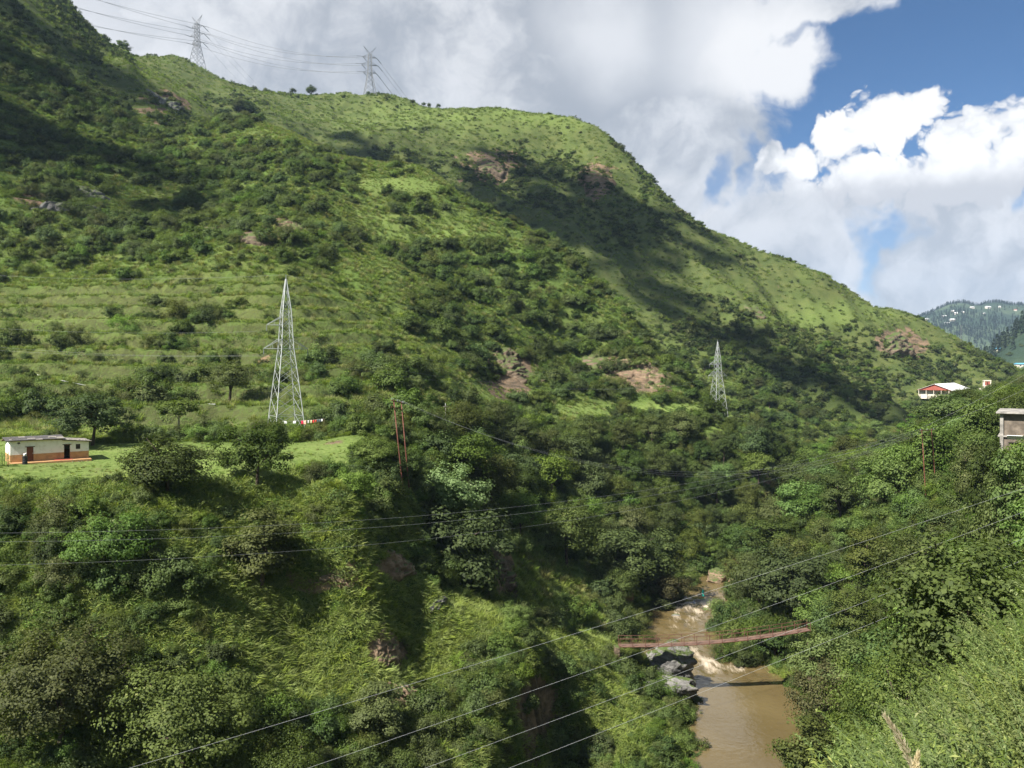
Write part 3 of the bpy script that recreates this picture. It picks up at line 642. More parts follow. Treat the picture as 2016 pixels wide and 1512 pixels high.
def make_tree(seed, h=8.0, rx=3.0, n_cl=62, per=115, leaf=(0.20, 0.36), mat='tree', cr=0.95, zc=None, rz=None, bark='bark', limbs=7, stem=0.16):
    r = np.random.default_rng(seed); rz = rz or h * 0.38; zc = zc or h * 0.60
    C, P, N, L = crown_points(r, n_cl, per, rx, rz, zc, cr)
    V, Fq, lv = leaf_cloud(P, N, r.uniform(leaf[0], leaf[1], len(P)), 0.62, r, lv=L)
    crown = mesh_from('crown', V, Fq, M[mat], False, {'lv': lv})
    parts = []; lean = r.normal(size=2) * 0.25
    top = (lean[0], lean[1], zc + rz * .35); mid = (lean[0] * .4, lean[1] * .4, zc * .5)
    parts.append(tube([(0, 0, -1.2), (0, 0, 0.2), mid, top], [stem * 1.5, stem * 1.15, stem * .8, stem * .25]))
    for i in r.choice(len(C), min(limbs, len(C)), replace=False):
        c = C[i]; z0 = min(zc * (0.35 + 0.4 * r.random()), max(c[2] - 0.3, 0.3)); k = z0 / max(top[2], .1)
        a = (top[0] * k, top[1] * k, z0); m_ = ((a[0] + c[0]) * .45, (a[1] + c[1]) * .45, (a[2] + c[2]) * .55)
        parts.append(tube([a, m_, tuple(c)], [stem * .5, stem * .34, stem * .12], 5))
    tv, tf = join(parts)
    return crown, mesh_from('trunk', np.array([tuple(v) for v in tv]), tf, M[bark], True)
def make_shrub(seed, rx=1.2, h=1.7, n_cl=16, per=60, leaf=(0.13, 0.24), mat='shrub', cr=0.5):
    r = np.random.default_rng(seed)
    C, P, N, L = crown_points(r, n_cl, per, rx, h * .5, h * .45, cr, 0.5, 0.3)
    P[:, 2] = np.maximum(P[:, 2], -0.1)
    V, Fq, lv = leaf_cloud(P, N, r.uniform(leaf[0], leaf[1], len(P)), 0.6, r, lv=L)
    return mesh_from('shrub', V, Fq, M[mat], False, {'lv': lv})
def make_tuft(seed, n=46, h=0.75, spread=0.42, w=0.05, mat='grass', bend=0.5):
    r = np.random.default_rng(seed); V = []; Fq = []; lv = []
    for i in range(n):
        a = r.random() * 6.283; q = spread * math.sqrt(r.random()); b = np.array([math.cos(a) * q, math.sin(a) * q, -0.06])
        az = a + r.normal() * 0.7; d = np.array([math.cos(az), math.sin(az), 0]); s = np.array([-d[1], d[0], 0])
        H = h * (0.55 + 0.6 * r.random()); bd = bend * (0.3 + r.random()) * H; ww = w * (0.7 + 0.6 * r.random()); l = r.random()
        p1 = b + np.array([0, 0, H * .6]) + d * bd * .35; p2 = b + np.array([0, 0, H * .95]) + d * bd
        o = len(V); V += [b - s * ww * .5, b + s * ww * .5, p1 + s * ww * .45, p1 - s * ww * .45, p2 + s * ww * .06, p2 - s * ww * .06]
        Fq += [(o, o + 1, o + 2, o + 3), (o + 3, o + 2, o + 4, o + 5)]; lv += [l * .6, l * .6, l * .85, l * .85, l, l]
    return mesh_from('tuft', np.array(V), np.array(Fq), M[mat], False, {'lv': np.array(lv)})
def make_herb(seed, n=110, rad=0.75, h=0.55, leaf=(0.10, 0.19), mat='lush'):
    r = np.random.default_rng(seed); a = r.random(n) * 6.283; q = rad * np.sqrt(r.random(n))
    k = 1 - (q / rad) ** 2 * 0.7
    P = np.stack([np.cos(a) * q, np.sin(a) * q, h * k * r.random(n) ** 0.6], 1)
    N = np.stack([np.cos(a) * q / rad * .7, np.sin(a) * q / rad * .7, np.full(n, 0.9)], 1) + r.normal(size=(n, 3)) * 0.45
    V, Fq, lv = leaf_cloud(P, N, r.uniform(leaf[0], leaf[1], n), 0.6, r)
    return mesh_from('herb', V, Fq, M[mat], False, {'lv': lv})
def make_feathery(seed, stems=26, h=1.35, mat='lush'):
    """a clump of leaning stems set with narrow leaflets"""
    r = np.random.default_rng(seed); P = []; N = []; S = []; tubes = []
    for i in range(stems):
        a = r.random() * 6.283; q = 0.55 * math.sqrt(r.random()); b = np.array([math.cos(a) * q, math.sin(a) * q, -0.1]); H = h * (0.6 + 0.5 * r.random())
        d = np.array([math.cos(a + r.normal() * .6), math.sin(a + r.normal() * .6), 0]) * (0.25 + 0.45 * r.random())
        pts = [b + d * H * tt ** 1.8 + np.array([0, 0, H * tt * (1 - .18 * tt)]) for tt in np.linspace(0, 1, 5)]
        tubes.append(tube(pts, [.012, .010, .008, .006, .003], 4))
        m = 84; tt = 0.12 + 0.88 * r.random(m) ** 0.8
        base = b + d * H * (tt ** 1.8)[:, None] + np.stack([0 * tt, 0 * tt, H * tt * (1 - .18 * tt)], 1)
        off = unit(r.normal(size=(m, 3))); off[:, 2] *= 0.5
        P.append(base + off * (0.17 * (1.15 - tt))[:, None]); N.append(off * 0.4 + np.array([[0, 0, .9]]) + r.normal(size=(m, 3)) * .35); S.append(r.uniform(.045, .10, m))
    P = np.concatenate(P); V, Fq, lv = leaf_cloud(P, np.concatenate(N), np.concatenate(S), 0.30, r)
    tv, tf = join(tubes)
    return mesh_from('leaves', V, Fq, M[mat], False, {'lv': lv}), mesh_from('stem', np.array([tuple(v) for v in tv]), tf, M['stalk'])
M['stalk'] = plain_mat('green_stalk', (0.09, 0.13, 0.04), 0.7)
M['dry'] = leaf_mat('dry_grass', (0.14, 0.15, 0.05), (0.28, 0.29, 0.11), (0.36, 0.35, 0.16), 0.01, 0.7, 0.3)
M['brush'] = leaf_mat('brown_brush', (0.050, 0.052, 0.022), (0.13, 0.13, 0.055), (0.20, 0.19, 0.09), 0.02)

TREES = [make_tree(100 + i, 8.0, (2.7, 2.4, 3.2, 2.9, 2.5, 3.0)[i], (60, 80, 56, 70, 90, 64)[i], (115, 120, 105, 120, 120, 110)[i], ((0.20, 0.36), (0.13, 0.24), (0.24, 0.42), (0.15, 0.28), (0.12, 0.22), (0.20, 0.36))[i], ('tree', 'tree2', 'tree', 'tree2', 'tree', 'lush')[i], (.95, .75, 1.1, .9, .7, 1.0)[i]) for i in range(6)]
TREES.append(make_tree(106, 8.0, 3.0, 130, 150, (0.09, 0.17), 'lush', .75))
SHRUBS = [make_shrub(200 + i, 2.1 + .2 * (i % 3), 2.9 + .5 * (i % 2), 36, 85, ((0.17, 0.30), (0.12, 0.22), (0.20, 0.36))[i % 3], ('shrub', 'tree2', 'shrub', 'tree', 'lush', 'shrub')[i], 0.72) for i in range(6)]
FINE = [make_shrub(260 + i, 2.0, 2.8, 70, 130, (0.06, 0.13), ('lush', 'shrub', 'lush')[i], 0.6) for i in range(3)]
FSHRUBS = [make_shrub(230 + i, 1.2, 1.6, 11, 22, (0.26, 0.46), ('shrub', 'tree', 'tree2', 'tree')[i], .5) for i in range(4)]
TUFTS = [make_tuft(300 + i, n=60, spread=.55, bend=.75, mat=('grass', 'grass', 'grass', 'grass', 'grass', 'grass', 'dry')[i], h=0.46 + .05 * i) for i in range(7)]
M['longgrass'] = leaf_mat('long_grass', (0.145, 0.200, 0.038), (0.300, 0.360, 0.090), (0.40, 0.41, 0.15), 0.02, 0.6, 0.3)
NTUFTS = [make_tuft(320 + i, n=70, spread=.6, bend=1.1, w=.05, mat='longgrass', h=.34 + .04 * i) for i in range(7)]
HERBS = [make_herb(330 + i, mat=('lush', 'lush', 'lush', 'shrub')[i]) for i in range(4)]

# ------------------------------------------------------------------ what can be seen from the road, to leave out what cannot
NB, NR = 700, 420
_ba = np.linspace(-0.80, 0.80, NB); _br = np.geomspace(6, 820, NR)
_yy = np.repeat(_br[None, :], NB, 0); _xx = _ba[:, None] * _yy
_run = np.maximum.accumulate(gz(_xx, _yy) / _yy, axis=1)
def seen(x, y, z, h, tol=0.004):
    ib = np.clip(((x / y + 0.80) / 1.6 * (NB - 1)).round().astype(int), 0, NB - 1)
    ir = np.clip(np.searchsorted(_br, y) - 2, 0, NR - 1)
    return (np.abs(x / y) < 0.74) & ((z + h) / y > _run[ib, ir] - tol)
def keep_clear(x, y):
    """1 where something is built or the river runs"""
    d, zl, w = river_at(x, y); m = d < w + 0.4
    m |= (np.abs(x + 58) < 8) & (np.abs(y - 107.5) < 7.5)
    return m
ROCKY = [(985, 1130, 26, 52, 1), (785, 1116, 60, 30, 1), (762, 1286, 54, 42, 1), (808, 1372, 66, 28, 1), (1050, 1390, 50, 80, 1), (860, 1186, 34, 9, 1), (650, 1150, 60, 8, 1), (1010, 735, 50, 42, .9), (1245, 730, 42, 30, .9), (1165, 725, 26, 32, .9), (500, 470, 40, 20, .9), (575, 450, 32, 20, .9), (1178, 352, 34, 22, 1), (1765, 682, 60, 24, 1), (965, 335, 30, 16, .9)]
def bare(x, y, z):
    px, py = PX(x, y, z); return photo_val(ROCKY, px, py) > .45
def on_field(x, y, z): return (boxmask(x, y, -130, -20, 87, 122, 2) > 0.4) & (z > -13.1)
def photo_val(lst, px, py):
    v = np.zeros(np.shape(px))
    for (a, b, rx, ry, k) in lst: v = v + k * np.clip(1.25 - np.hypot((px - a) / rx, (py - b) / ry), 0, 1)
    return v
# the more open and the more overgrown parts of the slopes
SPUR = [(700, 1240, 250, 140, 1.0), (900, 1230, 130, 50, 1.0), (1100, 1270, 90, 40, .9), (1230, 1400, 80, 90, .8)]
DENS = [(950, 225, 330, 60, -1.0), (1620, 620, 160, 40, -1.0), (1500, 560, 120, 40, -.9), (1800, 660, 110, 26, -.9), (1250, 570, 130, 70, -1.0), (1150, 480, 60, 60, -.6), (780, 365, 90, 22, -1.2), (860, 462, 110, 26, -1.2), (690, 430, 90, 30, -.8),
        (720, 560, 110, 60, -.7), (960, 775, 90, 24, -1.4), (1260, 806, 150, 16, -1.6), (700, 1250, 190, 110, -.9), (640, 250, 140, 40, -.7), (340, 150, 110, 40, -1.2), (450, 800, 120, 20, -.6), (150, 635, 120, 12, -1.0), (420, 845, 260, 14, -1.5), (1440, 830, 40, 20, -1.),
        (1180, 1300, 60, 60, -.5), (850, 1200, 120, 30, -.8),
        (1080, 560, 170, 150, .45), (1150, 650, 130, 100, .45), (880, 420, 60, 40, .3), (150, 250, 230, 170, .45), (450, 320, 190, 60, .5), (250, 470, 220, 60, .4), (950, 560, 140, 90, .45), (1050, 640, 120, 60, .5), (850, 640, 60, 50, .5), (1250, 400, 130, 90, .35), (1600, 700, 170, 110, .9), (1450, 620, 100, 60, .7), (1350, 700, 90, 70, .5),
        (470, 225, 50, 40, .7), (1850, 720, 110, 40, .7), (1500, 800, 200, 60, .8), (1000, 340, 150, 50, .4), (250, 1080, 380, 130, .6), (1770, 660, 60, 30, .5), (100, 60, 120, 100, .4)]
def shrubness(x, y, z):
    px, py = PX(x, y, z)
    return 0.42 - photo_val(SPUR, px, py) * 0.52 + photo_val(DENS, px, py) * 0.6 + fbm(x, y, 22, 3, 0.55, 5) * 0.65
def candidates(n, y0, y1, half=0.70):
    """random ground points, evenly spread over the plan between two distances"""
    y = np.sqrt(rng.random(n) * (y1 ** 2 - y0 ** 2) + y0 ** 2); x = (rng.random(n) * 2 - 1) * half * y
    z = gz(x, y); return x, y, z
def to_collection(name, meshes):
    c = bpy.data.collections.new(name)
    for i, me in enumerate(meshes):
        c.objects.link(bpy.data.objects.new(name + '_%02d' % i, me))
    return c
def scatter(name, meshes, x, y, z, scale, label, cat, tilt=0.12, lean=0.0):
    """one object of plants nobody could count: instances of the prototypes on points"""
    n = len(x); me = bpy.data.meshes.new(name); me.vertices.add(n)
    me.vertices.foreach_set('co', np.stack([x, y, z], 1).astype(np.float32).ravel())
    rot = np.stack([rng.normal(size=n) * tilt, rng.normal(size=n) * tilt, rng.random(n) * 6.283], 1)
    if lean:                                                   # stand out from the slope rather than straight up
        nx, ny, _ = gnorm(x, y); cz, sz = np.cos(rot[:, 2]), np.sin(rot[:, 2]); rot[:, 0] -= lean * (-sz * nx + cz * ny); rot[:, 1] += lean * (cz * nx + sz * ny)
    sc3 = scale[:, None] * rng.uniform(0.85, 1.18, (n, 3))
    for nm, arr in (('rot', rot), ('scl', sc3)):
        a = me.attributes.new(nm, 'FLOAT_VECTOR', 'POINT'); a.data.foreach_set('vector', arr.astype(np.float32).ravel())
    a = me.attributes.new('pick', 'INT', 'POINT'); a.data.foreach_set('value', rng.integers(0, len(meshes), n).astype(np.int32))
    o = obj(name, me); meta(o, label, cat, None, 'stuff')
    ng = bpy.data.node_groups.new(name, 'GeometryNodeTree')
    ng.interface.new_socket('Geometry', in_out='INPUT', socket_type='NodeSocketGeometry'); ng.interface.new_socket('Geometry', in_out='OUTPUT', socket_type='NodeSocketGeometry')
    gi = ng.nodes.new('NodeGroupInput'); go = ng.nodes.new('NodeGroupOutput'); ip = ng.nodes.new('GeometryNodeInstanceOnPoints'); ci = ng.nodes.new('GeometryNodeCollectionInfo')
    ci.inputs['Collection'].default_value = to_collection(name + '_set', meshes); ci.inputs['Separate Children'].default_value = True; ci.inputs['Reset Children'].default_value = True
    def na(nm, ty):
        q = ng.nodes.new('GeometryNodeInputNamedAttribute'); q.data_type = ty; q.inputs['Name'].default_value = nm; return q.outputs['Attribute']
    L = ng.links.new
    L(gi.outputs[0], ip.inputs['Points']); L(ci.outputs[0], ip.inputs['Instance']); ip.inputs['Pick Instance'].default_value = True
    L(na('pick', 'INT'), ip.inputs['Instance Index'])
    er = ng.nodes.new('FunctionNodeEulerToRotation'); L(na('rot', 'FLOAT_VECTOR'), er.inputs[0]); L(er.outputs[0], ip.inputs['Rotation'])
    L(na('scl', 'FLOAT_VECTOR'), ip.inputs['Scale']); L(ip.outputs[0], go.inputs[0])
    md = o.modifiers.new('plants', 'NODES'); md.node_group = ng
    return o

# ------------------------------------------------------------------ single trees
taken = []
def put_tree(x, y, k, h, label, group=None, z=None, name='broadleaf_tree', proto=None, wide=1.0, cat='tree'):
    z = gzf(x, y) - 0.1 if z is None else z
    crown, trunk = proto or TREES[k]
    e = empty(name, (x, y, z), random.random() * 6.28, label, cat, group)
    s = h / 8.0; e.scale = (s * wide, s * wide, s)
    obj('crown', crown, e); obj('trunk', trunk, e)
    taken.append((x, y, 0.32 * h * wide)); return e
def tree_at(px, py_base, py_top, Y, k, label, width=None, group=None, **kw):
    """a tree whose foot is seen at px, py_base (snapped to the ground there)"""
    x = (px - CX) / FPX * Y; z = gzf(x, Y); hp = (py_base - py_top) / FPX * Y
    h = min(max(0.8 * hp, (HY - py_top) / FPX * Y - z), 1.35 * hp)
    me_ = (kw.get('proto') or TREES[k])[0]; co = np.empty(len(me_.vertices) * 3); me_.vertices.foreach_get('co', co); rad_ = np.percentile(np.abs(co.reshape(-1, 3)[:, 0]), 97)
    wide = 1.0 if width is None else min(max((width / FPX * Y) / (h / 8.0 * 2 * rad_), .6), 1.5)
    return put_tree(x, Y, k, h, label, group, wide=wide, **kw)
P_ROUND = make_tree(400, 8, 3.9, 90, 110, (0.20, 0.34), 'tree', 1.1, 4.0, 3.8)
P_FLOWER = make_tree(401, 8, 3.6, 70, 110, (0.20, 0.36), 'blossom', 1.0, 4.6, 3.0)
P_NARROW = make_tree(402, 8, 2.2, 60, 120, (0.17, 0.30), 'tree2', 0.9, 4.2, 3.7)
P_LUSH = make_tree(403, 8, 4.2, 70, 110, (0.20, 0.36), 'lush', 1.1, 4.0, 3.6)
P_BIG = make_tree(404, 8, 3.4, 120, 130, (0.13, 0.22), 'tree2', 0.8, 4.4, 3.5)
P_DARK = make_tree(405, 8, 3.4, 80, 120, (0.18, 0.32), 'tree', 0.9, 4.4, 3.5)
P_BROWN = make_tree(406, 8, 2.6, 60, 120, (0.14, 0.26), 'brush', 0.9, 4.4, 3.5)
tree_at(182, 875, 762, 119, 0, 'round dark tree standing just behind the right end of the mud house', 122, proto=P_DARK)
tree_at(330, 985, 850, 86, 0, 'wide spreading dark tree at the front edge of the green field', 165, proto=P_ROUND)
tree_at(506, 945, 818, 92, 0, 'upright dark tree on the field edge in front of the lattice pylon', 112, proto=P_DARK)
tree_at(352, 842, 782, 140, 0, 'small pale-barked tree on the lowest terrace between house and pylon', 85, proto=make_tree(407, 8, 3.6, 40, 90, (0.3, 0.5), 'shrub', 0.9, 5.4, 2.2, bark='paleb'))
tree_at(452, 800, 705, 156, 1, 'slim tree rising from the terraces left of the pylon', 80)
tree_at(735, 935, 866, 108, 0, 'rounded bush-like tree at the right end of the field', 120, proto=P_LUSH)
tree_at(880, 930, 832, 122, 0, 'pale flowering tree above the gorge beside the red twin poles', 130, proto=P_FLOWER)
tree_at(800, 960, 880, 113, 2, 'dark tree growing round the foot of the red twin poles', 90, proto=P_DARK)
tree_at(880, 1085, 905, 112, 0, 'large dark tree hanging over the shaded ravine', 190, proto=P_DARK)
tree_at(515, 1275, 1062, 84, 0, 'tall narrow olive tree on the slope below the field', 130, proto=P_NARROW)
tree_at(120, 1512, 1225, 66, 0, 'big olive tree in the lower left corner of the view', 290, proto=P_BIG)
tree_at(360, 1600, 1290, 66, 0, 'big dark olive tree at the bottom beside the grassy spur', 300, proto=P_BIG)
tree_at(560, 1640, 1430, 66, 0, 'dark tree whose top just enters the bottom of the view', 170, proto=P_BIG)
tree_at(220, 1275, 1120, 76, 0, 'broad leafy tree on the slope below the house', 170, proto=P_LUSH)
tree_at(1010, 1262, 1205, 103, 0, 'bright green bush on the tip of the grassy spur', 95, proto=P_LUSH)
tree_at(970, 1440, 1375, 88, 0, 'small bright green bush growing out of the shaded cliff', 55, proto=P_LUSH)
tree_at(690, 1140, 1040, 96, 0, 'leafy bush above the brown crag on the grassy spur', 110, proto=P_LUSH)
tree_at(740, 1560, 1400, 78, 0, 'olive bush at the bottom under the rocky overhang', 150, proto=P_NARROW)
tree_at(920, 1340, 1290, 92, 0, 'grey-green bush on the lip of the shaded cliff', 80, proto=P_NARROW)
tree_at(1620, 1500, 1290, 100, 0, 'dry brownish bush on the right bank of the muddy pool', 130, proto=P_BROWN)
tree_at(1590, 1560, 1400, 92, 0, 'grey-olive bush at the water edge at the bottom', 120, proto=P_NARROW)
tree_at(1470, 1322, 1262, 131, 0, 'low bush on the right bank below the footbridge', 110, proto=P_NARROW)
tree_at(1560, 1310, 1130, 138, 0, 'tall dark tree beside the right end of the footbridge', 190, proto=P_DARK)
tree_at(1430, 1235, 1175, 150, 0, 'pale green bush leaning over the rapids above the footbridge', 90, proto=P_LUSH)
tree_at(1320, 1215, 1110, 160, 0, 'brownish tree on the left bank of the rapids', 90, proto=P_BROWN)
tree_at(1240, 1220, 1050, 160, 0, 'tall dark tree on the left bank above the rapids', 150, proto=P_DARK)
tree_at(1500, 1150, 1035, 186, 1, 'olive tree at the upstream bend hiding the river beyond', 120, proto=P_DARK)
tree_at(1468, 1140, 1040, 196, 1, 'dark tree on the left of the upstream bend', 110, proto=P_DARK)
tree_at(1545, 1110, 985, 205, 1, 'tall olive tree over the hidden reach of the river', 130, proto=P_BIG)
tree_at(1530, 1190, 1080, 168, 1, 'leafy tree right of the orange rock at the bend', 110, proto=P_DARK)
tree_at(1600, 1080, 950, 225, 1, 'broad tree in the gorge behind the bend', 130, proto=P_BIG)
tree_at(1650, 1260, 1150, 122, 0, 'bright tree just behind the right end of the footbridge', 120, proto=P_LUSH)
tree_at(1984, 1040, 866, 98, 5, 'bright tree standing before the concrete house', 130, proto=P_LUSH)
tree_at(2035, 1050, 868, 95, 5, 'leafy tree at the right edge before the concrete house', 110)
tree_at(1962, 1010, 838, 106, 3, 'olive tree hiding the left corner of the concrete house', 90, proto=P_DARK)
tree_at(1915, 960, 850, 118, 3, 'olive tree just left of the concrete house', 90)
# trees along the skyline
for i, (px, b, tp, Y, lab) in enumerate([(243, 125, 92, 640, 'bushy tree on the dark spur left of the upper pylons'), (470, 248, 208, 600, 'dark clump of trees in the hollow below the upper left pylon'), (500, 178, 168, 760, 'low dark tree on the ridge right of the upper left pylon'),
        (523, 182, 172, 763, 'round dark tree on the ridge, second right of the upper left pylon'), (577, 186, 173, 768, 'sparse tree on the ridge midway between the upper pylons'), (613, 186, 168, 768, 'small palm-like tree on the ridge left of the upper right pylon'),
        (812, 198, 190, 762, 'dark bush on the ridge just right of the upper right pylon'), (834, 206, 199, 762, 'smallest ridge tree right of the upper right pylon'), (845, 207, 199, 762, 'middle ridge tree of the row right of the upper pylon'), (863, 210, 202, 760, 'last ridge tree before the bare grassy summit'),
        (486, 245, 212, 600, 'right-hand dark tree of the clump in the hollow below the pylons'), (372, 232, 208, 640, 'dark pointed tree in the gully below the upper left pylon'), (1893, 700, 682, 600, 'dark tree on the end of the far grassy ridge'), (1225, 290, 280, 700, 'small bush on the brow of the far hill')]):
    tree_at(px, b, tp, Y, i % 5, lab, (b - tp) * 1.15)
# the woods of the gorge: dart throwing with the crowns' own spacing
def in_poly(px, py, poly):
    c = np.zeros(px.shape, bool); n = len(poly)
    for i in range(n):
        x1, y1 = poly[i]; x2, y2 = poly[(i + 1) % n]
        c ^= ((y1 > py) != (y2 > py)) & (px < (x2 - x1) * (py - y1) / (y2 - y1 + 1e-9) + x1)
    return c
WOOD = [(830, 822), (930, 815), (1010, 800), (1130, 838), (1240, 800), (1330, 830), (1420, 860), (1500, 850), (1560, 870), (1740, 905), (1800, 880), (1830, 800), (1860, 790), (1960, 790), (2060, 760), (2060, 1180), (1960, 1200), (1800, 1430), (1700, 1512), (1560, 1512), (1545, 1340), (1440, 1180), (1380, 1170), (1260, 1190), (1120, 1090), (960, 1060), (860, 1000), (800, 930)]
nw = 0
def wood(n, y0, y1, hmin, hmax, limit, poly, zones, space=0.42, half=0.70):
    global nw
    x, y, z = candidates(n, y0, y1, half); h = rng.uniform(hmin, hmax, n)
    px, py = PX(x, y, z + 0.55 * h)
    ok = in_poly(px, py, poly) & ~keep_clear(x, y) & seen(x, y, z, h, 0.0)
    d, _, w = river_at(x, y); ok &= d > w + 2.0
    got = 0
    for i in np.nonzero(ok)[0]:
        if got >= limit: break
        r_ = space * h[i]
        if any((x[i] - a) ** 2 + (y[i] - b) ** 2 < (r_ * .55 + c) ** 2 for a, b, c in taken): continue
        k = int(rng.choice([0, 1, 2, 3, 4, 0, 1, 3, 5]) if px[i] < 1560 else rng.choice([0, 1, 2, 3, 5, 5, 5, 3, 5]))
        if y[i] < 75: k = int(rng.choice([6, 6, 4, 1]))
        lab, grp = zones(x[i], y[i], px[i], k); tone_ = grp.split(' trees')[0]; lab = size_word(h[i]) + tone_ + ' tree ' + by_landmark(px[i], py[i])
        put_tree(x[i], y[i], k, h[i], lab, grp, wide=rng.uniform(1.0, 1.3)); got += 1; nw += 1
LMK = [(1220, 1270, 'left end of the footbridge'), (1592, 1238, 'right end of the footbridge'), (1825, 900, 'right twin poles'), (1990, 850, 'concrete house'), (1410, 800, 'second pylon'), (880, 880, 'pale flowering tree'), (1380, 1180, 'person by the rapids'), (1450, 1400, 'muddy pool'),
       (560, 830, 'washing line'), (90, 890, 'mud house'), (960, 1130, 'shaded ravine'), (700, 1250, 'grassy spur'), (1060, 1400, 'shaded cliff'), (1860, 760, 'red-fronted shed'), (330, 930, 'wide field tree'), (785, 860, 'left twin poles'), (1900, 1350, 'feathery bank'), (1770, 680, 'long brown cliff'), (150, 700, 'slanting pipe'),
       (530, 460, 'orange crag'), (1010, 735, 'tall brown cliff'), (1245, 730, 'pinkish cliff'), (560, 600, 'first pylon top'), (830, 1480, 'rock ledge'), (1200, 1440, 'lit bank by the cliff'), (515, 1180, 'tall narrow tree'), (220, 1200, 'broad leafy slope tree'), (360, 1420, 'big dark olive tree'), (120, 1380, 'big olive tree'), (1600, 1450, 'dry brownish bush'), (1700, 1100, 'leafy slope middle')]
def by_landmark(px, py):
    d = [math.hypot(px - a, py - b) for a, b, _ in LMK]; j = int(np.argmin(d)); a, b, nm = LMK[j]; dx, dy = px - a, py - b
    rel = ('right of' if dx > 0 else 'left of') if abs(dx) > abs(dy) else ('below' if dy > 0 else 'above')
    return ('just ' if d[j] < 70 else ('' if d[j] < 170 else 'far ')) + rel + ' the ' + nm
def size_word(h): return 'tall ' if h > 8.6 else ('small ' if h < 6.6 else '')
def zone_near(x, y, px, k):
    tone = ('dark green', 'olive green', 'dark green', 'olive green', 'dark green', 'bright green', 'bright green')[k]
    d = 'left' if x < 33 + (y - 126) * 0.36 else 'right'
    if y < 126: d = 'right' if x > 20 else 'left'
    if d == 'left': return tone + ' tree in the thick wood on the left side of the gorge', tone + ' trees on the left side of the gorge'
    return tone + ' tree on the leafy slope to the right of the river', tone + ' trees on the slope right of the river'
def zone_far(x, y, px, k):
    tone = ('dark green', 'olive green', 'dark green', 'olive green', 'dark green', 'bright green', 'bright green')[k]
    return tone + ' tree in the far ravine behind the second lattice pylon', tone + ' trees in the far ravine'
wood(26000, 36, 330, 6.5, 11.5, 205, WOOD, zone_near)
wood(20000, 330, 560, 5.0, 8.5, 85, [(1380, 700), (1480, 600), (1560, 620), (1700, 690), (1760, 740), (1830, 790), (1850, 830), (1740, 900), (1560, 870), (1430, 850), (1400, 780)], zone_far, 0.55)
print('wood trees', nw)

# ------------------------------------------------------------------ shrubs
sx_, sy_, sz_, ss_ = [], [], [], []
for (n, y0, y1, smin, smax, dens) in ((42000, 34, 130, 0.24, 0.90, 0.26), (56000, 130, 430, 0.30, 1.55, 0.25)):
    x, y, z = candidates(n, y0, y1); sh = shrubness(x, y, z)
    s = smin + (smax - smin) * rng.random(n) ** 1.9 * np.clip(.45 + sh, .4, 1.15)
    px, py = PX(x, y, z)
    ok = (rng.random(n) < sstep(.16, .62, sh) * dens) & ~keep_clear(x, y) & ~(bare(x, y, z) & (rng.random(n) < .8)) & seen(x, y, z, 2.5)
    ok &= ~on_field(x, y, z)
    ok &= np.hypot(x, y) > 26; s = np.where((y > 79) & (y < 94) & (x < -24), s * .55, s)
    on_t = boxmask(x, y, -190, -34, 128, 232, 8) > .5; ph = terrace_phase(x, y)          # on the terraces bushes keep to the foot of the risers
    ok &= ~on_t | ((ph > .40) & (ph < .72)) | (rng.random(n) < .15)
    sx_.append(x[ok]); sy_.append(y[ok]); sz_.append(z[ok] - 0.1); ss_.append(s[ok])
sx_, sy_, sz_, ss_ = map(np.concatenate, (sx_, sy_, sz_, ss_))
big = ss_ / sy_ * ((np.abs(sx_ / sy_) < 0.6) & (PX(sx_, sy_, sz_)[1] < 1530)); order = np.argsort(-big); pick = order[:280]; rest = order[280:]
print('shrubs', len(sx_))
LOWM = [SHRUBS[i] for i in (0, 2, 4, 4, 5, 1)]
shr_word = ('mid green', 'olive', 'mid green', 'dark green', 'bright green', 'mid green')
for i in pick:
    k = int(rng.integers(0, 6)); px, py = PX(sx_[i], sy_[i], sz_[i])
    if sy_[i] > 124 and px < 1000: where, g_ = 'on the terraced hillside behind the house', 'terrace'
    elif px < 1000: where, g_ = 'on the slope below the field', 'lower slope'
    elif sx_[i] < 32: where, g_ = 'on the left bank of the river', 'left bank'
    else: where, g_ = 'among the trees right of the river', 'right slope'
    if sy_[i] < 64: k = (0, 4)[k % 2]
    o = obj('shrub', SHRUBS[k] if sy_[i] >= 64 else FINE[1 if k == 0 else 0], None, (sx_[i], sy_[i], sz_[i]), random.random() * 6.28); s = ss_[i]; o.scale = (s, s, s * random.uniform(.85, 1.15))
    meta(o, ('large ' if s > .8 else 'small ' if s < .5 else '') + shr_word[k] + ' shrub ' + by_landmark(px, py - 10), 'shrub', shr_word[k] + ' shrubs, ' + g_)
nl = rest[sy_[rest] < 130]; nh = rest[sy_[rest] >= 130]
scatter('shrubbery', SHRUBS, sx_[nh], sy_[nh], sz_[nh], ss_[nh], 'dense low shrubs covering the near hillside', 'shrubs')
ne = nl[sy_[nl] < 64]; nl = nl[sy_[nl] >= 64]
scatter('shrubbery', FINE, sx_[ne], sy_[ne], sz_[ne], ss_[ne], 'fine-leaved shrubs close under the viewpoint', 'shrubs')
scatter('shrubbery', LOWM, sx_[nl], sy_[nl], sz_[nl], ss_[nl], 'leafy bright shrubs covering the slope below the field', 'shrubs')
x, y, z = candidates(90000, 425, 790); sh = shrubness(x, y, z)
ok = (rng.random(len(x)) < np.maximum(sstep(.30, .78, sh) * 0.36, .02)) & seen(x, y, z, 2.5, 0.002)
s = 0.8 + 2.0 * rng.random(len(x)) ** 2.2 * np.clip(sh + .2, .3, 1.1)
scatter('shrubbery', FSHRUBS, x[ok], y[ok], z[ok] - .2, s[ok], 'dark scrub speckling the far grassy hill', 'scrub'); print('far shrubs', ok.sum())

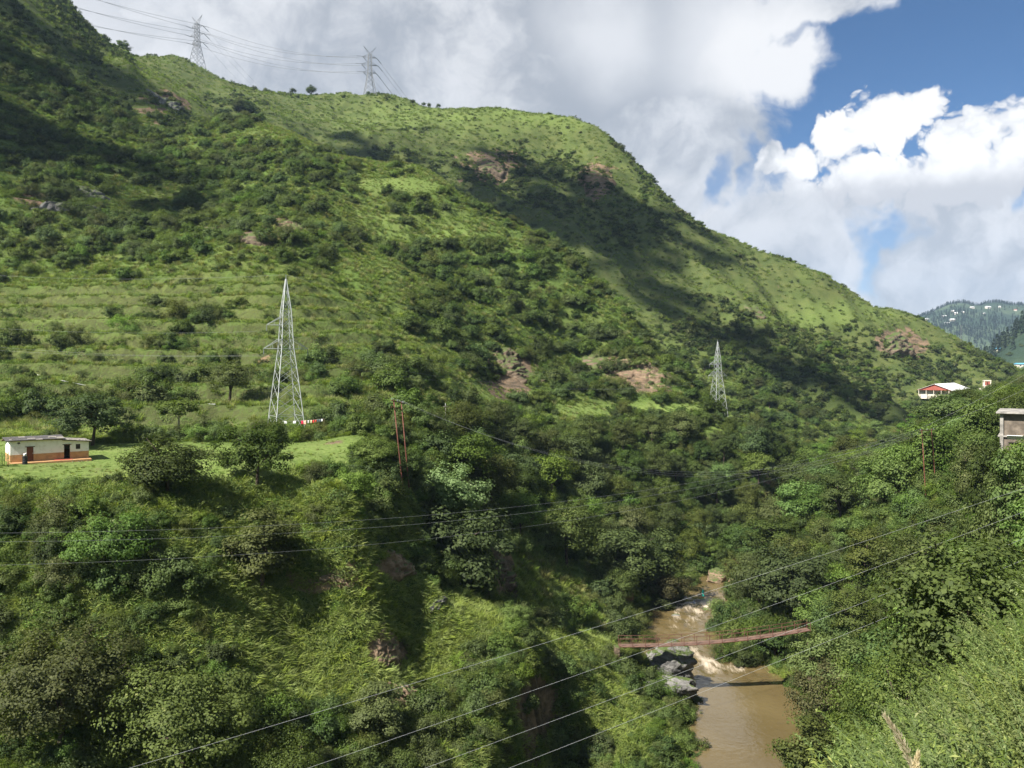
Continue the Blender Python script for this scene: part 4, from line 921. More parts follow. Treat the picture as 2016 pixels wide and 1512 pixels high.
# undergrowth that closes the gaps between the trees of the gorge
x, y, z = candidates(60000, 34, 330); s = rng.uniform(.45, 1.35, len(x)); px, py = PX(x, y, z + s)
ok = in_poly(px, py, WOOD) & (photo_val(SPUR, px, py) < .15) & ~keep_clear(x, y) & seen(x, y, z, 3.0) & (rng.random(len(x)) < .2) & (np.hypot(x, y) > 30); d_, _, w_ = river_at(x, y); ok &= d_ > w_ + 1.2
s = np.where(d_ < w_ + 4, s * .6, s)
un = ok & (y < 64); uf = ok & (y >= 64)
scatter('undergrowth', [SHRUBS[i] for i in (0, 1, 3, 4, 2, 4)], x[uf], y[uf], z[uf] - .1, s[uf], 'thick leafy undergrowth between the trees of the gorge', 'undergrowth')
scatter('undergrowth', FINE, x[un], y[un], z[un] - .1, s[un] * .8, 'thick fine-leaved undergrowth on the slope below the feathery bank', 'undergrowth'); print('undergrowth', ok.sum())
# ------------------------------------------------------------------ grass and herbs
LEDGEP = LEDGE[:6]
xs = []
for (n, y0, y1, s0, s1, pr) in ((110000, 24, 130, 0.7, 1.3, 1.0), (110000, 130, 430, 0.9, 1.6, 0.8)):
    x, y, z = candidates(n, y0, y1); sh = shrubness(x, y, z)
    ok = (rng.random(n) < np.clip(1.15 - 0.6 * sh, 0.25, 1) * pr) & ~keep_clear(x, y) & ~bare(x, y, z) & seen(x, y, z, 1.0)
    if y0 > 100: ph = terrace_phase(x, y); ok &= ~((boxmask(x, y, -190, -34, 128, 232, 8) > .5) & (ph > .62) & (ph < .95) & (rng.random(n) < .85))
    fm = on_field(x, y, z); ok &= ~fm | (rng.random(n) < .06)
    px, py = PX(x, y, z); s = rng.uniform(s0, s1, n); s = np.where(fm, s * 0.3, s); s = np.where(photo_val(LEDGEP, px, py) > .3, s * .5, s)
    xs.append(np.stack([x, y, z, s], 1)[ok])
G = np.concatenate(xs); print('tufts', len(G))
nr = (G[:, 1] < 130) & ~on_field(G[:, 0], G[:, 1], G[:, 2])
scatter('grass', TUFTS, *G[~nr].T, 'green grass covering the terraces and the near hill', 'grass', 0.15, 0.6)
scatter('grass', NTUFTS, *G[nr].T, 'soft yellow-green grass on the spur and the lower slopes', 'grass', 0.15, 0.75)
x, y, z = candidates(60000, 425, 790); ok = seen(x, y, z, 1.0, 0.0) & (rng.random(len(x)) < 0.35)
scatter('grass', TUFTS[:4], x[ok], y[ok], z[ok], rng.uniform(1.6, 3.0, ok.sum()), 'short pale grass on the far hill', 'grass', 0.2)
xs = []
for (n, y0, y1, s0, s1, pr) in ((70000, 24, 130, 0.7, 1.35, 0.75), (30000, 130, 430, 1.0, 2.0, 0.6)):
    x, y, z = candidates(n, y0, y1); sh = shrubness(x, y, z)
    ok = (rng.random(n) < np.clip(0.28 + 0.9 * sh, 0.2, 1) * pr) & ~keep_clear(x, y) & ~bare(x, y, z) & seen(x, y, z, 1.0)
    ok &= ~on_field(x, y, z); px, py = PX(x, y, z); ok &= (photo_val(LEDGEP, px, py) < .3)
    xs.append(np.stack([x, y, z, rng.uniform(s0, s1, n)], 1)[ok])
G = np.concatenate(xs); print('herbs', len(G))
scatter('weeds', HERBS, G[:, 0], G[:, 1], G[:, 2], G[:, 3], 'leafy weeds and creepers between the shrubs', 'weeds', 0.15, 0.8)
# ------------------------------------------------------------------ built things: helpers
def box_mesh(name, size, mat, bevel=0.0, origin='base'):
    bm = bmesh.new(); bmesh.ops.create_cube(bm, size=1.0)
    for v in bm.verts: v.co = Vector((v.co.x * size[0], v.co.y * size[1], (v.co.z + (.5 if origin == 'base' else 0)) * size[2]))
    if bevel: bmesh.ops.bevel(bm, geom=list(bm.edges), offset=bevel, segments=1, affect='EDGES')
    me = bpy.data.meshes.new(name); bm.to_mesh(me); bm.free()
    if mat: me.materials.append(M[mat])
    return me
def box(name, parent, c, size, mat, bevel=0.0, rz=0.0):
    o = obj(name, box_mesh(name, size, mat, bevel), parent, c, rz); return o
_bars = {}
def bar(name, parent, p, q, th, mat):
    """a straight member from p to q: one shared unit bar, stretched"""
    if mat not in _bars: _bars[mat] = box_mesh('bar', (1, 1, 1), mat)
    p, q = Vector(p), Vector(q); d = q - p
    o = bpy.data.objects.new(name, _bars[mat]); link(o, parent); o.location = p
    o.rotation_euler = d.to_track_quat('Z', 'Y').to_euler(); o.scale = (th, th, d.length); return o
def lathe_mesh(name, prof, mat, k=16):
    V = []; Fs = []
    for (r_, z_) in prof:
        for j in range(k): V.append((r_ * math.cos(6.28318 * j / k), r_ * math.sin(6.28318 * j / k), z_))
    for i in range(len(prof) - 1):
        for j in range(k): Fs.append((i * k + j, i * k + (j + 1) % k, (i + 1) * k + (j + 1) % k, (i + 1) * k + j))
    Fs.append(tuple(range(k - 1, -1, -1))); Fs.append(tuple(range((len(prof) - 1) * k, len(prof) * k)))
    me = mesh_from(name, np.array(V), Fs, M[mat] if mat else None, False); return me
def tube_mesh(name, pts, r_, mat, k=5):
    v, f = tube(pts, r_ if isinstance(r_, (list, tuple)) else [r_] * len(pts), k)
    return mesh_from(name, np.array([tuple(a) for a in v]), f, M[mat] if mat else None, True)
def wire(name, p, q, sag, r_, mat, label, group, n=28, cat='cable'):
    p, q = Vector(p), Vector(q)
    pts = [p.lerp(q, i / n) - Vector((0, 0, 4 * sag * (i / n) * (1 - i / n))) for i in range(n + 1)]
    o = obj(name, tube_mesh(name, pts, r_, mat, 4)); meta(o, label, cat, group); return o
M['steel'] = plain_mat('galvanised_steel', (0.40, 0.42, 0.41), 0.5, 0.25, 0.5, 1.5, 0.12)
M['steel_far'] = plain_mat('weathered_steel', (0.20, 0.21, 0.22), 0.6, 0.2, 0.4)
M['insul'] = plain_mat('insulator', (0.16, 0.17, 0.18), 0.4)
M['cable'] = plain_mat('aluminium_cable', (0.30, 0.31, 0.31), 0.5, 0.3)
M['cable_pale'] = plain_mat('bright_cable', (0.45, 0.46, 0.46), 0.5)
M['cable_dark'] = plain_mat('grey_cable', (0.26, 0.27, 0.28), 0.6)
M['redpole'] = plain_mat('red_oxide_pole', (0.15, 0.055, 0.036), 0.7, 0, 0.3, 3, 0.3)
M['deck'] = plain_mat('red_oxide_deck', (0.155, 0.095, 0.070), 0.75, 0, 0.25, 1.2, 0.25)
M['rust'] = plain_mat('rusty_steel', (0.13, 0.06, 0.042), 0.75, 0.1, 0.3, 5, 0.3)
t = NT('whitewash'); n_ = t.noise(t.objc(), 1.3, 6, 0.65); n2_ = t.noise(t.objc(), 6, 4, 0.6)
c = t.mix(t.ss(n_, 0.45, 0.75), (0.78, 0.76, 0.72), (0.60, 0.56, 0.50)); M['white'] = t.done(c, 0.9, t.bump(n2_, 0.4, 0.04), 0.15)
t = NT('ochre_mud'); n_ = t.noise(t.objc(), 1.6, 6, 0.65); n2_ = t.noise(t.objc(), 8, 4, 0.6)
c = t.mix(t.ss(n_, 0.4, 0.7), (0.50, 0.29, 0.14), (0.36, 0.20, 0.10)); M['ochre'] = t.done(c, 0.95, t.bump(n2_, 0.6, 0.05), 0.1)
M['slate'] = plain_mat('roof_slate', (0.105, 0.098, 0.095), 0.8, 0, 0.3, 2.0, 0.35, 0.4)
M['slate_pale'] = plain_mat('pale_roof_slate', (0.28, 0.255, 0.22), 0.85, 0, 0.3, 2.0, 0.3, 0.4)
M['door'] = plain_mat('brown_door', (0.15, 0.055, 0.028), 0.7, 0, 0.3, 4, 0.2)
M['wood'] = plain_mat('old_wood', (0.14, 0.10, 0.07), 0.85, 0, 0.2, 5, 0.3)
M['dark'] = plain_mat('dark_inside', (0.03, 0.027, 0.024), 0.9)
M['black'] = plain_mat('black_plastic', (0.018, 0.018, 0.02), 0.4)
M['pot'] = plain_mat('aluminium_pot', (0.5, 0.5, 0.5), 0.35, 0.7)
M['redcloth'] = plain_mat('red_cloth', (0.55, 0.10, 0.08), 0.9)
M['concrete'] = plain_mat('stained_concrete', (0.30, 0.28, 0.25), 0.9, 0, 0.2, 1.1, 0.4, 0.3)
M['plaster'] = plain_mat('brown_plaster', (0.17, 0.14, 0.11), 0.9, 0, 0.2, 0.9, 0.4, 0.3)
M['redsheet'] = plain_mat('red_sheet', (0.30, 0.085, 0.06), 0.55, 0, 0.4, 0.5, 0.15)
M['whitesheet'] = plain_mat('white_sheet', (0.80, 0.80, 0.79), 0.45, 0, 0.4)
M['cream'] = plain_mat('cream_wall', (0.66, 0.60, 0.50), 0.85, 0, 0.2, 0.4, 0.15)
M['bluesheet'] = plain_mat('blue_sheet', (0.12, 0.36, 0.52), 0.5)
M['pipe'] = plain_mat('pale_pipe', (0.62, 0.62, 0.58), 0.6)

# ------------------------------------------------------------------ lattice pylons
def lattice(e, prof, ths, mat, horiz=()):
    """four legs and crossed bracing through levels (height, half width)"""
    C4 = ((-1, -1), (1, -1), (1, 1), (-1, 1))
    for (z0, a), (z1, b) in zip(prof[:-1], prof[1:]):
        for (sx0, sy0) in C4: bar('leg', e, (sx0 * a, sy0 * a, z0), (sx0 * b, sy0 * b, z1), ths[0], mat)
        for i in range(4):
            p_, q_ = C4[i], C4[(i + 1) % 4]
            bar('brace', e, (p_[0] * a, p_[1] * a, z0), (q_[0] * b, q_[1] * b, z1), ths[1], mat)
            bar('brace', e, (q_[0] * a, q_[1] * a, z0), (p_[0] * b, p_[1] * b, z1), ths[1], mat)
            if round(z0, 2) in horiz: bar('brace', e, (p_[0] * a, p_[1] * a, z0), (q_[0] * a, q_[1] * a, z0), ths[1], mat)
def cross_arm(e, side, z, half, length, rise, th, mat, ins=1.6, ax='x'):
    """a tapering arm of four rods to one tip, with its hanging insulator"""
    def P_(a, b, c): return (a, b, c) if ax == 'x' else (b, a, c)
    tip = P_(side * length, 0, z)
    first = None
    for sy0 in (-1, 1):
        b_ = bar('cross_arm', e, P_(side * half, sy0 * half, z), tip, th, mat)
        bar('cross_arm', e, P_(side * half, sy0 * half, z + rise), tip, th, mat)
        m1 = P_(side * (half + length) / 2, sy0 * half / 2, z); bar('brace', e, m1, P_(side * (half + length) / 2, sy0 * half / 2, z + rise / 2), th * .7, mat)
    bar('brace', e, P_(side * (half + length) / 2, -half / 2, z), P_(side * (half + length) / 2, half / 2, z), th * .7, mat)
    return tip
def small_pylon(x, y, z, rz, label, H=25.0):
    e = empty('lattice_pylon', (x, y, z), rz, label, 'pylon', 'small lattice pylons'); k = H / 25.0
    prof = [(-0.6, 2.45), (2.2, 2.2), (5.0, 1.92), (7.6, 1.66), (9.8, 1.42), (11.7, 1.2), (13.3, 1.02), (15.0, .92), (16.6, .84), (18.2, .77), (19.6, .7), (21.4, .48), (23.2, .27), (24.9, .06)]
    lattice(e, [(a * k, b * k) for a, b in prof], (0.105 * k, 0.055 * k), 'steel', (round(2.2 * k, 2), round(13.3 * k, 2), round(19.6 * k, 2)))
    tips = [cross_arm(e, 1, 13.3 * k, 1.02 * k, 3.7 * k, 1.6 * k, .08 * k, 'steel'), cross_arm(e, -1, 13.3 * k, 1.02 * k, 3.7 * k, 1.6 * k, .08 * k, 'steel'), cross_arm(e, -1, 17.2 * k, .8 * k, 3.2 * k, 1.4 * k, .08 * k, 'steel')]
    ins = lathe_mesh('insulator', [(.03, 0), (.09, .1), (.04, .2), (.09, .3), (.04, .4), (.09, .5), (.04, .6), (.09, .7), (.04, .8), (.09, .9), (.03, 1.0)], 'insul', 8)
    for tp in tips: obj('insulator', ins, e, (tp[0], tp[1], tp[2] - 1.0))
    bar('earth_peak', e, (0, 0, 24.7 * k), (0, 0, 25.6 * k), .07, 'steel')
    mw = Matrix.Translation((x, y, z)) @ Matrix.Rotation(rz, 4, 'Z')
    return e, [mw @ Vector((tp[0], tp[1], tp[2] - 1.0)) for tp in tips] + [mw @ Vector((0, 0, 25.6 * k))]
T1x, T1y = W(563, 848, 135)[:2]; T1z = gzf(T1x, T1y); T2x, T2y = W(1413, 820, 275)[:2]; T2z = gzf(T2x, T2y)
T1, tip1 = small_pylon(T1x, T1y, T1z, R(33), 'grey lattice pylon beside the washing line on the field edge', (-T1z + (HY - 548) / FPX * T1y))
T2, tip2 = small_pylon(T2x, T2y, T2z, R(20), 'smaller-looking lattice pylon on the green ledge above the gorge', (-T2z + (HY - 672) / FPX * T2y))
for i in range(4):
    wire('power_cable', tip1[i], tip2[i], 4.5, 0.013, 'cable_dark', 'thin power cable between the two lower lattice pylons', 'cables between the lower pylons')
    wire('power_cable', tip1[i], (tip1[i].x - 150, tip1[i].y + 35, tip1[i].z + 16), 5.0, 0.011, 'cable_dark', 'thin power cable running left from the lower pylon over the terraces', 'cables left of the lower pylon')
def big_pylon(x, y, z, rz, H, label):
    e = empty('transmission_tower', (x, y, z), rz, label, 'pylon', 'large transmission towers on the ridge'); k = H / 45.0
    prof = [(-1.5, 5.3), (5, 4.3), (10.5, 3.4), (15, 2.65), (18.8, 2.05), (22, 1.8), (25.5, 1.7), (29, 1.6), (32.5, 1.5), (36, 1.4), (38.5, 1.2)]
    lattice(e, [(a * k, b * k) for a, b in prof], (0.36 * k, 0.20 * k), 'steel_far', (round(18.8 * k, 2),))
    tips = []
    for z_, ln in ((20.5, 6.2), (27.8, 8.0), (35.0, 6.6)):
        for s_ in (-1, 1): tips.append(cross_arm(e, s_, z_ * k, 1.7 * k, ln * k, 2.3 * k, .17 * k, 'steel_far'))
    for s_ in (-1, 1):                                                    # the two splayed earth-wire horns
        tp = (s_ * 6.0 * k, 0, 45 * k)
        for sy0 in (-1, 1):
            bar('horn', e, (s_ * 1.2 * k, sy0 * 1.2 * k, 38.5 * k), tp, .17 * k, 'steel_far'); bar('horn', e, (-s_ * .6 * k, sy0 * 1.2 * k, 38.5 * k), tp, .15 * k, 'steel_far')
            bar('brace', e, (s_ * 3.0 * k, sy0 * .75 * k, 41 * k), (s_ * 1.9 * k, sy0 * .8 * k, 40.6 * k), .12 * k, 'steel_far')
    mw = Matrix.Translation((x, y, z)) @ Matrix.Rotation(rz, 4, 'Z')
    return e, [mw @ Vector(tp) for tp in tips], mw
Ax, Ay = W(388, 128, 748)[:2]; Az = gzf(Ax, Ay); Bx, By = W(728, 185, 766)[:2]; Bz = gzf(Bx, By)
HA = -Az + (HY - 31) / FPX * Ay; HB = -Bz + (HY - 92) / FPX * By
TA, tA, mA = big_pylon(Ax, Ay, Az, R(-24), HA, 'large transmission tower on the left of the ridge against the cloud')
TB, tB, mB = big_pylon(Bx, By, Bz, R(22), HB, 'large transmission tower on the right of the ridge against the cloud')
def strain(e, mw, tip, to, ln=5.5):
    """a strain insulator set from an arm tip towards the cable"""
    d = (Vector(to) - tip).normalized(); inv = mw.inverted()
    bar('insulator', e, inv @ tip, inv @ (tip + d * ln), .34, 'insul'); return tip + d * ln
for i in range(6):
    a = strain(TA, mA, tA[i], tB[i] - Vector((0, 0, 12))); b = strain(TB, mB, tB[i], tA[i] - Vector((0, 0, 12)))
    wire('transmission_cable', a, b, 8.0, 0.13, 'cable_dark', ('lowest', 'lowest', 'middle', 'middle', 'top', 'top')[i] + (' front' if i % 2 else ' rear') + ' cable strung between the two ridge towers', 'cables between the ridge towers', 36)
    to = W(-260 - 40 * (i % 2), -150 + (2 - i // 2) * 52 + 18 * (i % 2) - 40, 560); a = strain(TA, mA, tA[i], to)
    wire('transmission_cable', a, to, 7.0, 0.13, 'cable_dark', ('lowest', 'lowest', 'middle', 'middle', 'top', 'top')[i] + (' front' if i % 2 else ' rear') + ' cable sweeping up left from the left ridge tower', 'cables left of the ridge towers', 36)
    to = tB[i] + Vector((175, 230, -175)); b = strain(TB, mB, tB[i], to, 6.5)
    wire('transmission_cable', b, to, 6.0, 0.10, 'cable_dark', 'cable dropping behind the ridge from the right ridge tower', 'cables behind the right ridge tower', 24)
    if i % 2:
        to = tA[i] + Vector((170, 120, -170)); b = strain(TA, mA, tA[i], to, 6.5)
        wire('transmission_cable', b, to, 5.0, 0.07, 'cable_dark', 'cable slanting down right behind the left ridge tower', 'cables behind the left ridge tower', 24)

# ------------------------------------------------------------------ twin red poles and the low-voltage wires
def twin_poles(top1, top2, foot1, foot2, label, arm_over=0.6):
    f1 = Vector(foot1); e = empty('twin_pole', f1, 0, label, 'utility pole', 'red twin poles')
    for a, b in ((foot1, top1), (foot2, top2)):
        a, b = Vector(a) - f1, Vector(b) - f1
        obj('pole', tube_mesh('pole', [a - Vector((0, 0, 1.2)), a, a.lerp(b, .5), b], [.10, .09, .08, .065], 'redpole', 8), e)
    t1, t2 = Vector(top1) - f1, Vector(top2) - f1; d = (t2 - t1).normalized()
    for dz in (-0.15, -1.0): bar('cross_arm', e, t1 - d * arm_over + Vector((0, -.1, dz)), t2 + d * arm_over + Vector((0, -.1, dz)), .10, 'redpole')
    ends = []
    ins = lathe_mesh('insulator', [(.03, 0), (.07, .06), (.04, .12), (.07, .18), (.04, .24), (.05, .3)], 'insul', 8)
    for s_ in (-arm_over + .1, (t2 - t1).length / 2, (t2 - t1).length + arm_over - .1):
        p_ = t1 + d * s_ + Vector((0, -.1, -.1)); obj('insulator', ins, e, p_); ends.append(f1 + p_ + Vector((0, 0, .3)))
    return e, ends
def footed(px, Y): x = (px - CX) / FPX * Y; return (x, Y, gzf(x, Y))
fL1, fL2 = footed(794, 108), footed(807, 110)
HL, eL = twin_poles(W(775, 787, 108), W(790, 791, 110), fL1, fL2, 'red-brown twin poles at the right end of the field')
fR1, fR2 = footed(1823, 131), footed(1842, 134)
HR, eR = twin_poles(W(1815, 846, 131), W(1834, 845, 134), fR1, fR2, 'red-brown twin poles among the trees right of the river', 0.9)
for i in range(3):
    wire('overhead_wire', eL[i], eR[i], 8.2 + .4 * i, 0.008, 'cable', 'wire sagging across the gorge between the red twin poles', 'wires between the twin poles', 40)
    p_ = Vector(W(-420, (1049, 1066, 1118)[i], 60)); wire('overhead_wire', p_, eR[i], 4.6 + (0, .5, 1.0)[i], 0.010, 'cable', ('upper', 'middle', 'lowest')[i] + ' of the three wires crossing the left slope below the field', 'wires below the field', 44)
for i in range(2):
    wire('overhead_wire', eR[i * 2], W(2330 + 60 * i, 545 + 30 * i, 120), 1.0, 0.009, 'cable', 'wire rising from the right twin poles past the concrete building', 'wires by the concrete building', 24)
for (a, b, lab) in (((-220, 1650), (2330, 852), 'highest'), ((-160, 1768), (2330, 885), 'second'), ((-40, 1826), (2330, 930), 'third'), ((60, 1868), (2330, 965), 'lowest')):
    wire('overhead_wire', W(a[0], a[1], 46), W(b[0], b[1], 74), 0.75, 0.0064, 'cable_pale', lab + ' of the four slanting wires in front of the river', 'slanting wires in front', 40)
e = empty('utility_pole', footed(877, 150), 0, 'thin grey pole among trees above the pale flowering tree', 'utility pole')
tz = W(877, 797, 150)[2] - e.location.z
obj('pole', tube_mesh('pole', [(0, 0, -1), (0, 0, tz * .5), (0, 0, tz)], [.11, .09, .07], 'concrete', 8), e); bar('cross_arm', e, (-.5, 0, tz - .3), (.5, 0, tz - .3), .08, 'concrete'); obj('insulator', lathe_mesh('insulator', [(.03, 0), (.08, .1), (.04, .2), (.07, .3)], 'pipe', 8), e, (0, 0, tz))
# slim mast pair at the end of the far ridge
e = empty('mast', footed(1892, 612), 0, 'slim grey mast with a slanting stay on the end of the far ridge', 'mast')
mz = W(1892, 640, 612)[2] - e.location.z
for i in range(6):
    a, b = mz * i / 6, mz * (i + 1) / 6
    for s_ in (-1, 1): bar('leg', e, (s_ * .45, 0, a), (s_ * .45, 0, b), .08, 'steel_far')
    bar('brace', e, (-.45, 0, a), (.45, 0, b), .06, 'steel_far')
bar('stay', e, (5.2, 0, -.5), (.6, 0, mz * .82), .07, 'steel_far')

# ------------------------------------------------------------------ the mud house
HXY = Vector(W(20, 912, 101)); th = R(38)
hz = gzf(HXY.x + 3, HXY.y + 3)
house = empty('mud_house', (HXY.x, HXY.y, hz), th, 'long low mud house, white above and ochre below, with a slate roof', 'house')
L_, D_, Hh = 8.7, 4.3, 2.95
def wall_run(parent, length, height, thick, opens, split, loc, rz, tops=None):
    """a wall in upright strips round its openings; ochre below the split, white above"""
    cuts = sorted({0.0, length} | {o[0] for o in opens} | {o[1] for o in opens} | ({5.55} if length > 6 else set()))
    M4 = Matrix.Translation(loc) @ Matrix.Rotation(rz, 4, 'Z')
    for mat, lo, hi in (('ochre', 0.0, split), ('white', split, height)):
        V = []; Fs = []
        for a, b in zip(cuts[:-1], cuts[1:]):
            segs = [(lo, hi)]
            for o_ in opens:
                if o_[0] <= a and b <= o_[1]:
                    new = []
                    for s0, s1 in segs:
                        if o_[2] > s0: new.append((s0, min(s1, o_[2])))
                        if o_[3] < s1: new.append((max(s0, o_[3]), s1))
                    segs = [s for s in new if s[1] - s[0] > 0.01]
            for s0, s1 in segs:
                ta, tb = (tops(a), tops(b)) if (tops and s1 >= height - 1e-6) else (s1, s1)
                n = len(V); ex = 0.012 if mat == 'ochre' else 0
                for (xx, yy, zz) in ((a, -ex, s0), (b, -ex, s0), (b, thick, s0), (a, thick, s0), (a, -ex, ta), (b, -ex, tb), (b, thick, tb), (a, thick, ta)): V.append((xx, yy, zz))
                Fs += [tuple(n + i for i in q) for q in ((0, 1, 5, 4), (1, 2, 6, 5), (2, 3, 7, 6), (3, 0, 4, 7), (4, 5, 6, 7), (3, 2, 1, 0))]
        o = obj('wall', mesh_from('wall', np.array(V), Fs, M[mat]), parent); o.matrix_local = M4
        if mat == 'ochre': o['label'] = 'ochre mud lower band of the wall'
front_open = [(1.75, 2.5, .32, 2.02), (5.85, 6.55, .30, 2.05), (7.2, 7.72, 1.45, 2.08), (.75, 1.05, 2.45, 2.65)]
def ftop(x): return 2.92 if x < 5.55 else 2.72 - (x - 5.55) * 0.11
wall_run(house, L_, 2.92, .35, front_open, 1.15, (0, 0, 0), 0, ftop)
wall_run(house, D_ - .02, 2.92, .35, [(1.9, 2.35, 1.6, 2.1)], 1.15, (0.002, D_, 0), -math.pi / 2)
wall_run(house, D_ - .7, 2.36, .35, [], 1.15, (L_ - .002, .36, 0), math.pi / 2)
wall_run(house, L_, 2.3, .35, [], 1.15, (L_, D_, 0), math.pi, lambda x: 2.3 if x < 3.1 else 2.6)
box('floor', house, (L_ / 2, D_ / 2, -.3), (L_ - .8, D_ - .8, .55), 'dark')
dr = box('door', house, (2.125, .16, .32), (.74, .06, 1.69), 'door', .01)
for i in range(3): box('plank', dr, (-.245 + .245 * i, -.036, .02), (.232, .018, 1.65), 'door', .004)
box('door_handle', dr, (.28, -.06, .85), (.04, .03, .14), 'pot')
for xx in (5.87, 6.53): box('door_frame', house, (xx, .1, .30), (.07, .14, 1.75), 'wood')
box('lintel', house, (6.2, .03, 2.05), (1.0, .12, .10), 'wood'); box('lintel', house, (2.125, .03, 2.02), (1.05, .12, .10), 'wood')
wf = box('window', house, (7.46, .10, 1.45), (.52, .05, .63), 'dark')
for xx in (-.23, 0, .23): box('window_bar', wf, (xx, -.04, .02), (.04, .03, .59), 'wood')
box('plinth', house, (L_ / 2 - .1, -.55, -.55), (L_ + .5, 1.1, .80), 'ochre', .05)
for i in range(16):
    o = obj('plinth_stone', ROCKS[i % 5].copy(), house, (.1 + i * .55 + random.uniform(-.1, .1), -1.12, -.12 + random.uniform(-.05, .05)), random.random() * 3)
    o.data.materials.append(M['rocko']); s = random.uniform(.13, .22); o.scale = (s * 1.3, s, s * .7)
roof_base = mesh_from('roof', [(-.45, -.38, 2.93), (5.7, -.38, 2.93), (5.7, D_ * .5, 3.22), (-.45, D_ * .5, 3.22), (-.45, D_ + .3, 2.62), (5.7, D_ + .3, 2.62),
                              (-.45, -.38, 2.83), (5.7, -.38, 2.83), (5.7, D_ * .5, 3.10), (-.45, D_ * .5, 3.10), (-.45, D_ + .3, 2.52), (5.7, D_ + .3, 2.52)],
                      [(0, 1, 2, 3), (3, 2, 5, 4), (9, 8, 7, 6), (10, 11, 8, 9), (0, 6, 7, 1), (1, 7, 8, 2), (2, 8, 11, 5), (4, 10, 9, 3), (3, 9, 6, 0), (5, 11, 10, 4)], M['wood'])
rf = obj('roof', roof_base, house)
roof2 = mesh_from('roof', [(5.62, -.30, 2.74), (9.0, -.30, 2.38), (9.0, D_ + .2, 2.44), (5.62, D_ + .2, 2.62), (5.62, -.30, 2.66), (9.0, -.30, 2.30), (9.0, D_ + .2, 2.36), (5.62, D_ + .2, 2.5)],
                  [(0, 1, 2, 3), (7, 6, 5, 4), (0, 4, 5, 1), (1, 5, 6, 2), (2, 6, 7, 3), (3, 7, 4, 0)], M['wood'])
rf2 = obj('roof', roof2, house)
for j in range(4):
    for i in range(8):
        xx = -.15 + i * .8 + random.uniform(-.08, .08); yy = -.25 + j * .62; zz = 2.945 + (yy + .38) * .115 + .02 * (i % 2)
        o = box('slate', rf, (xx, yy, zz), (.86 * random.uniform(.9, 1.1), .72, .035), 'slate' if random.random() < .8 else 'slate_pale', .006, random.uniform(-.08, .08)); o.rotation_euler.x = .115 - .05
for j in range(5):
    for i in range(4):
        xx = 6.0 + i * .82 + random.uniform(-.08, .08); yy = -.12 + j * .85; zz = 2.775 - (xx - 5.62) * .1065 + .025 * (j % 2)
        o = box('slate', rf2, (xx, yy, zz), (.88 * random.uniform(.9, 1.1), .9, .04), 'slate_pale' if random.random() < .75 else 'slate', .006, random.uniform(-.1, .1)); o.rotation_euler.y = .105
for (xx, yy, zz, s) in ((0.05, .1, 3.03, .22), (4.2, .3, 3.05, .2), (6.4, .2, 2.74, .16), (7.6, .3, 2.62, .2), (8.3, .1, 2.55, .2), (2.4, .2, 3.04, .12)):
    o = obj('roof_stone', ROCKS[1].copy(), house, (xx, yy, zz), random.random()); o.data.materials.append(M['slate_pale']); o.scale = (s, s * .8, s * .55)
hm = Matrix.Translation((HXY.x, HXY.y, hz)) @ Matrix.Rotation(th, 4, 'Z')
d_ = hm @ Vector((1.35, -1.65, -.6)); d_.z = gzf(d_.x, d_.y)
e = empty('water_drum', d_, 0, 'black water drum standing in front of the brown house door', 'drum')
obj('body', lathe_mesh('body', [(.30, -.1), (.31, .02), (.29, .08), (.29, .32), (.315, .35), (.29, .38), (.29, .62), (.315, .65), (.29, .68), (.29, .90), (.31, .95), (.29, .97)], 'black', 20), e); obj('lid', lathe_mesh('lid', [(.28, .972), (.27, .99), (.08, 1.0)], 'black', 20), e)
o = obj('cooking_pot', lathe_mesh('cooking_pot', [(.10, 0), (.19, .06), (.21, .18), (.15, .27), (.19, .32), (.17, .325), (.13, .27)], 'pot', 18), None, (d_.x, d_.y, d_.z + 1.002)); meta(o, 'round metal pot resting on the black drum', 'pot')
c_ = hm @ Vector((5.6, -.55, .262)); o = obj('cloth', mesh_from('cloth', [(-1.0, -.3, 0), (1.1, -.34, .01), (1.15, .3, 0), (-.9, .28, .015), (-1.0, -.3, .02), (1.1, -.34, .03), (1.15, .3, .02), (-.9, .28, .035)], [(3, 2, 1, 0), (4, 5, 6, 7), (0, 1, 5, 4), (1, 2, 6, 5), (2, 3, 7, 6), (3, 0, 4, 7)], M['redcloth']), None, c_, th); meta(o, 'red cloth spread to dry on the plinth of the house', 'cloth')

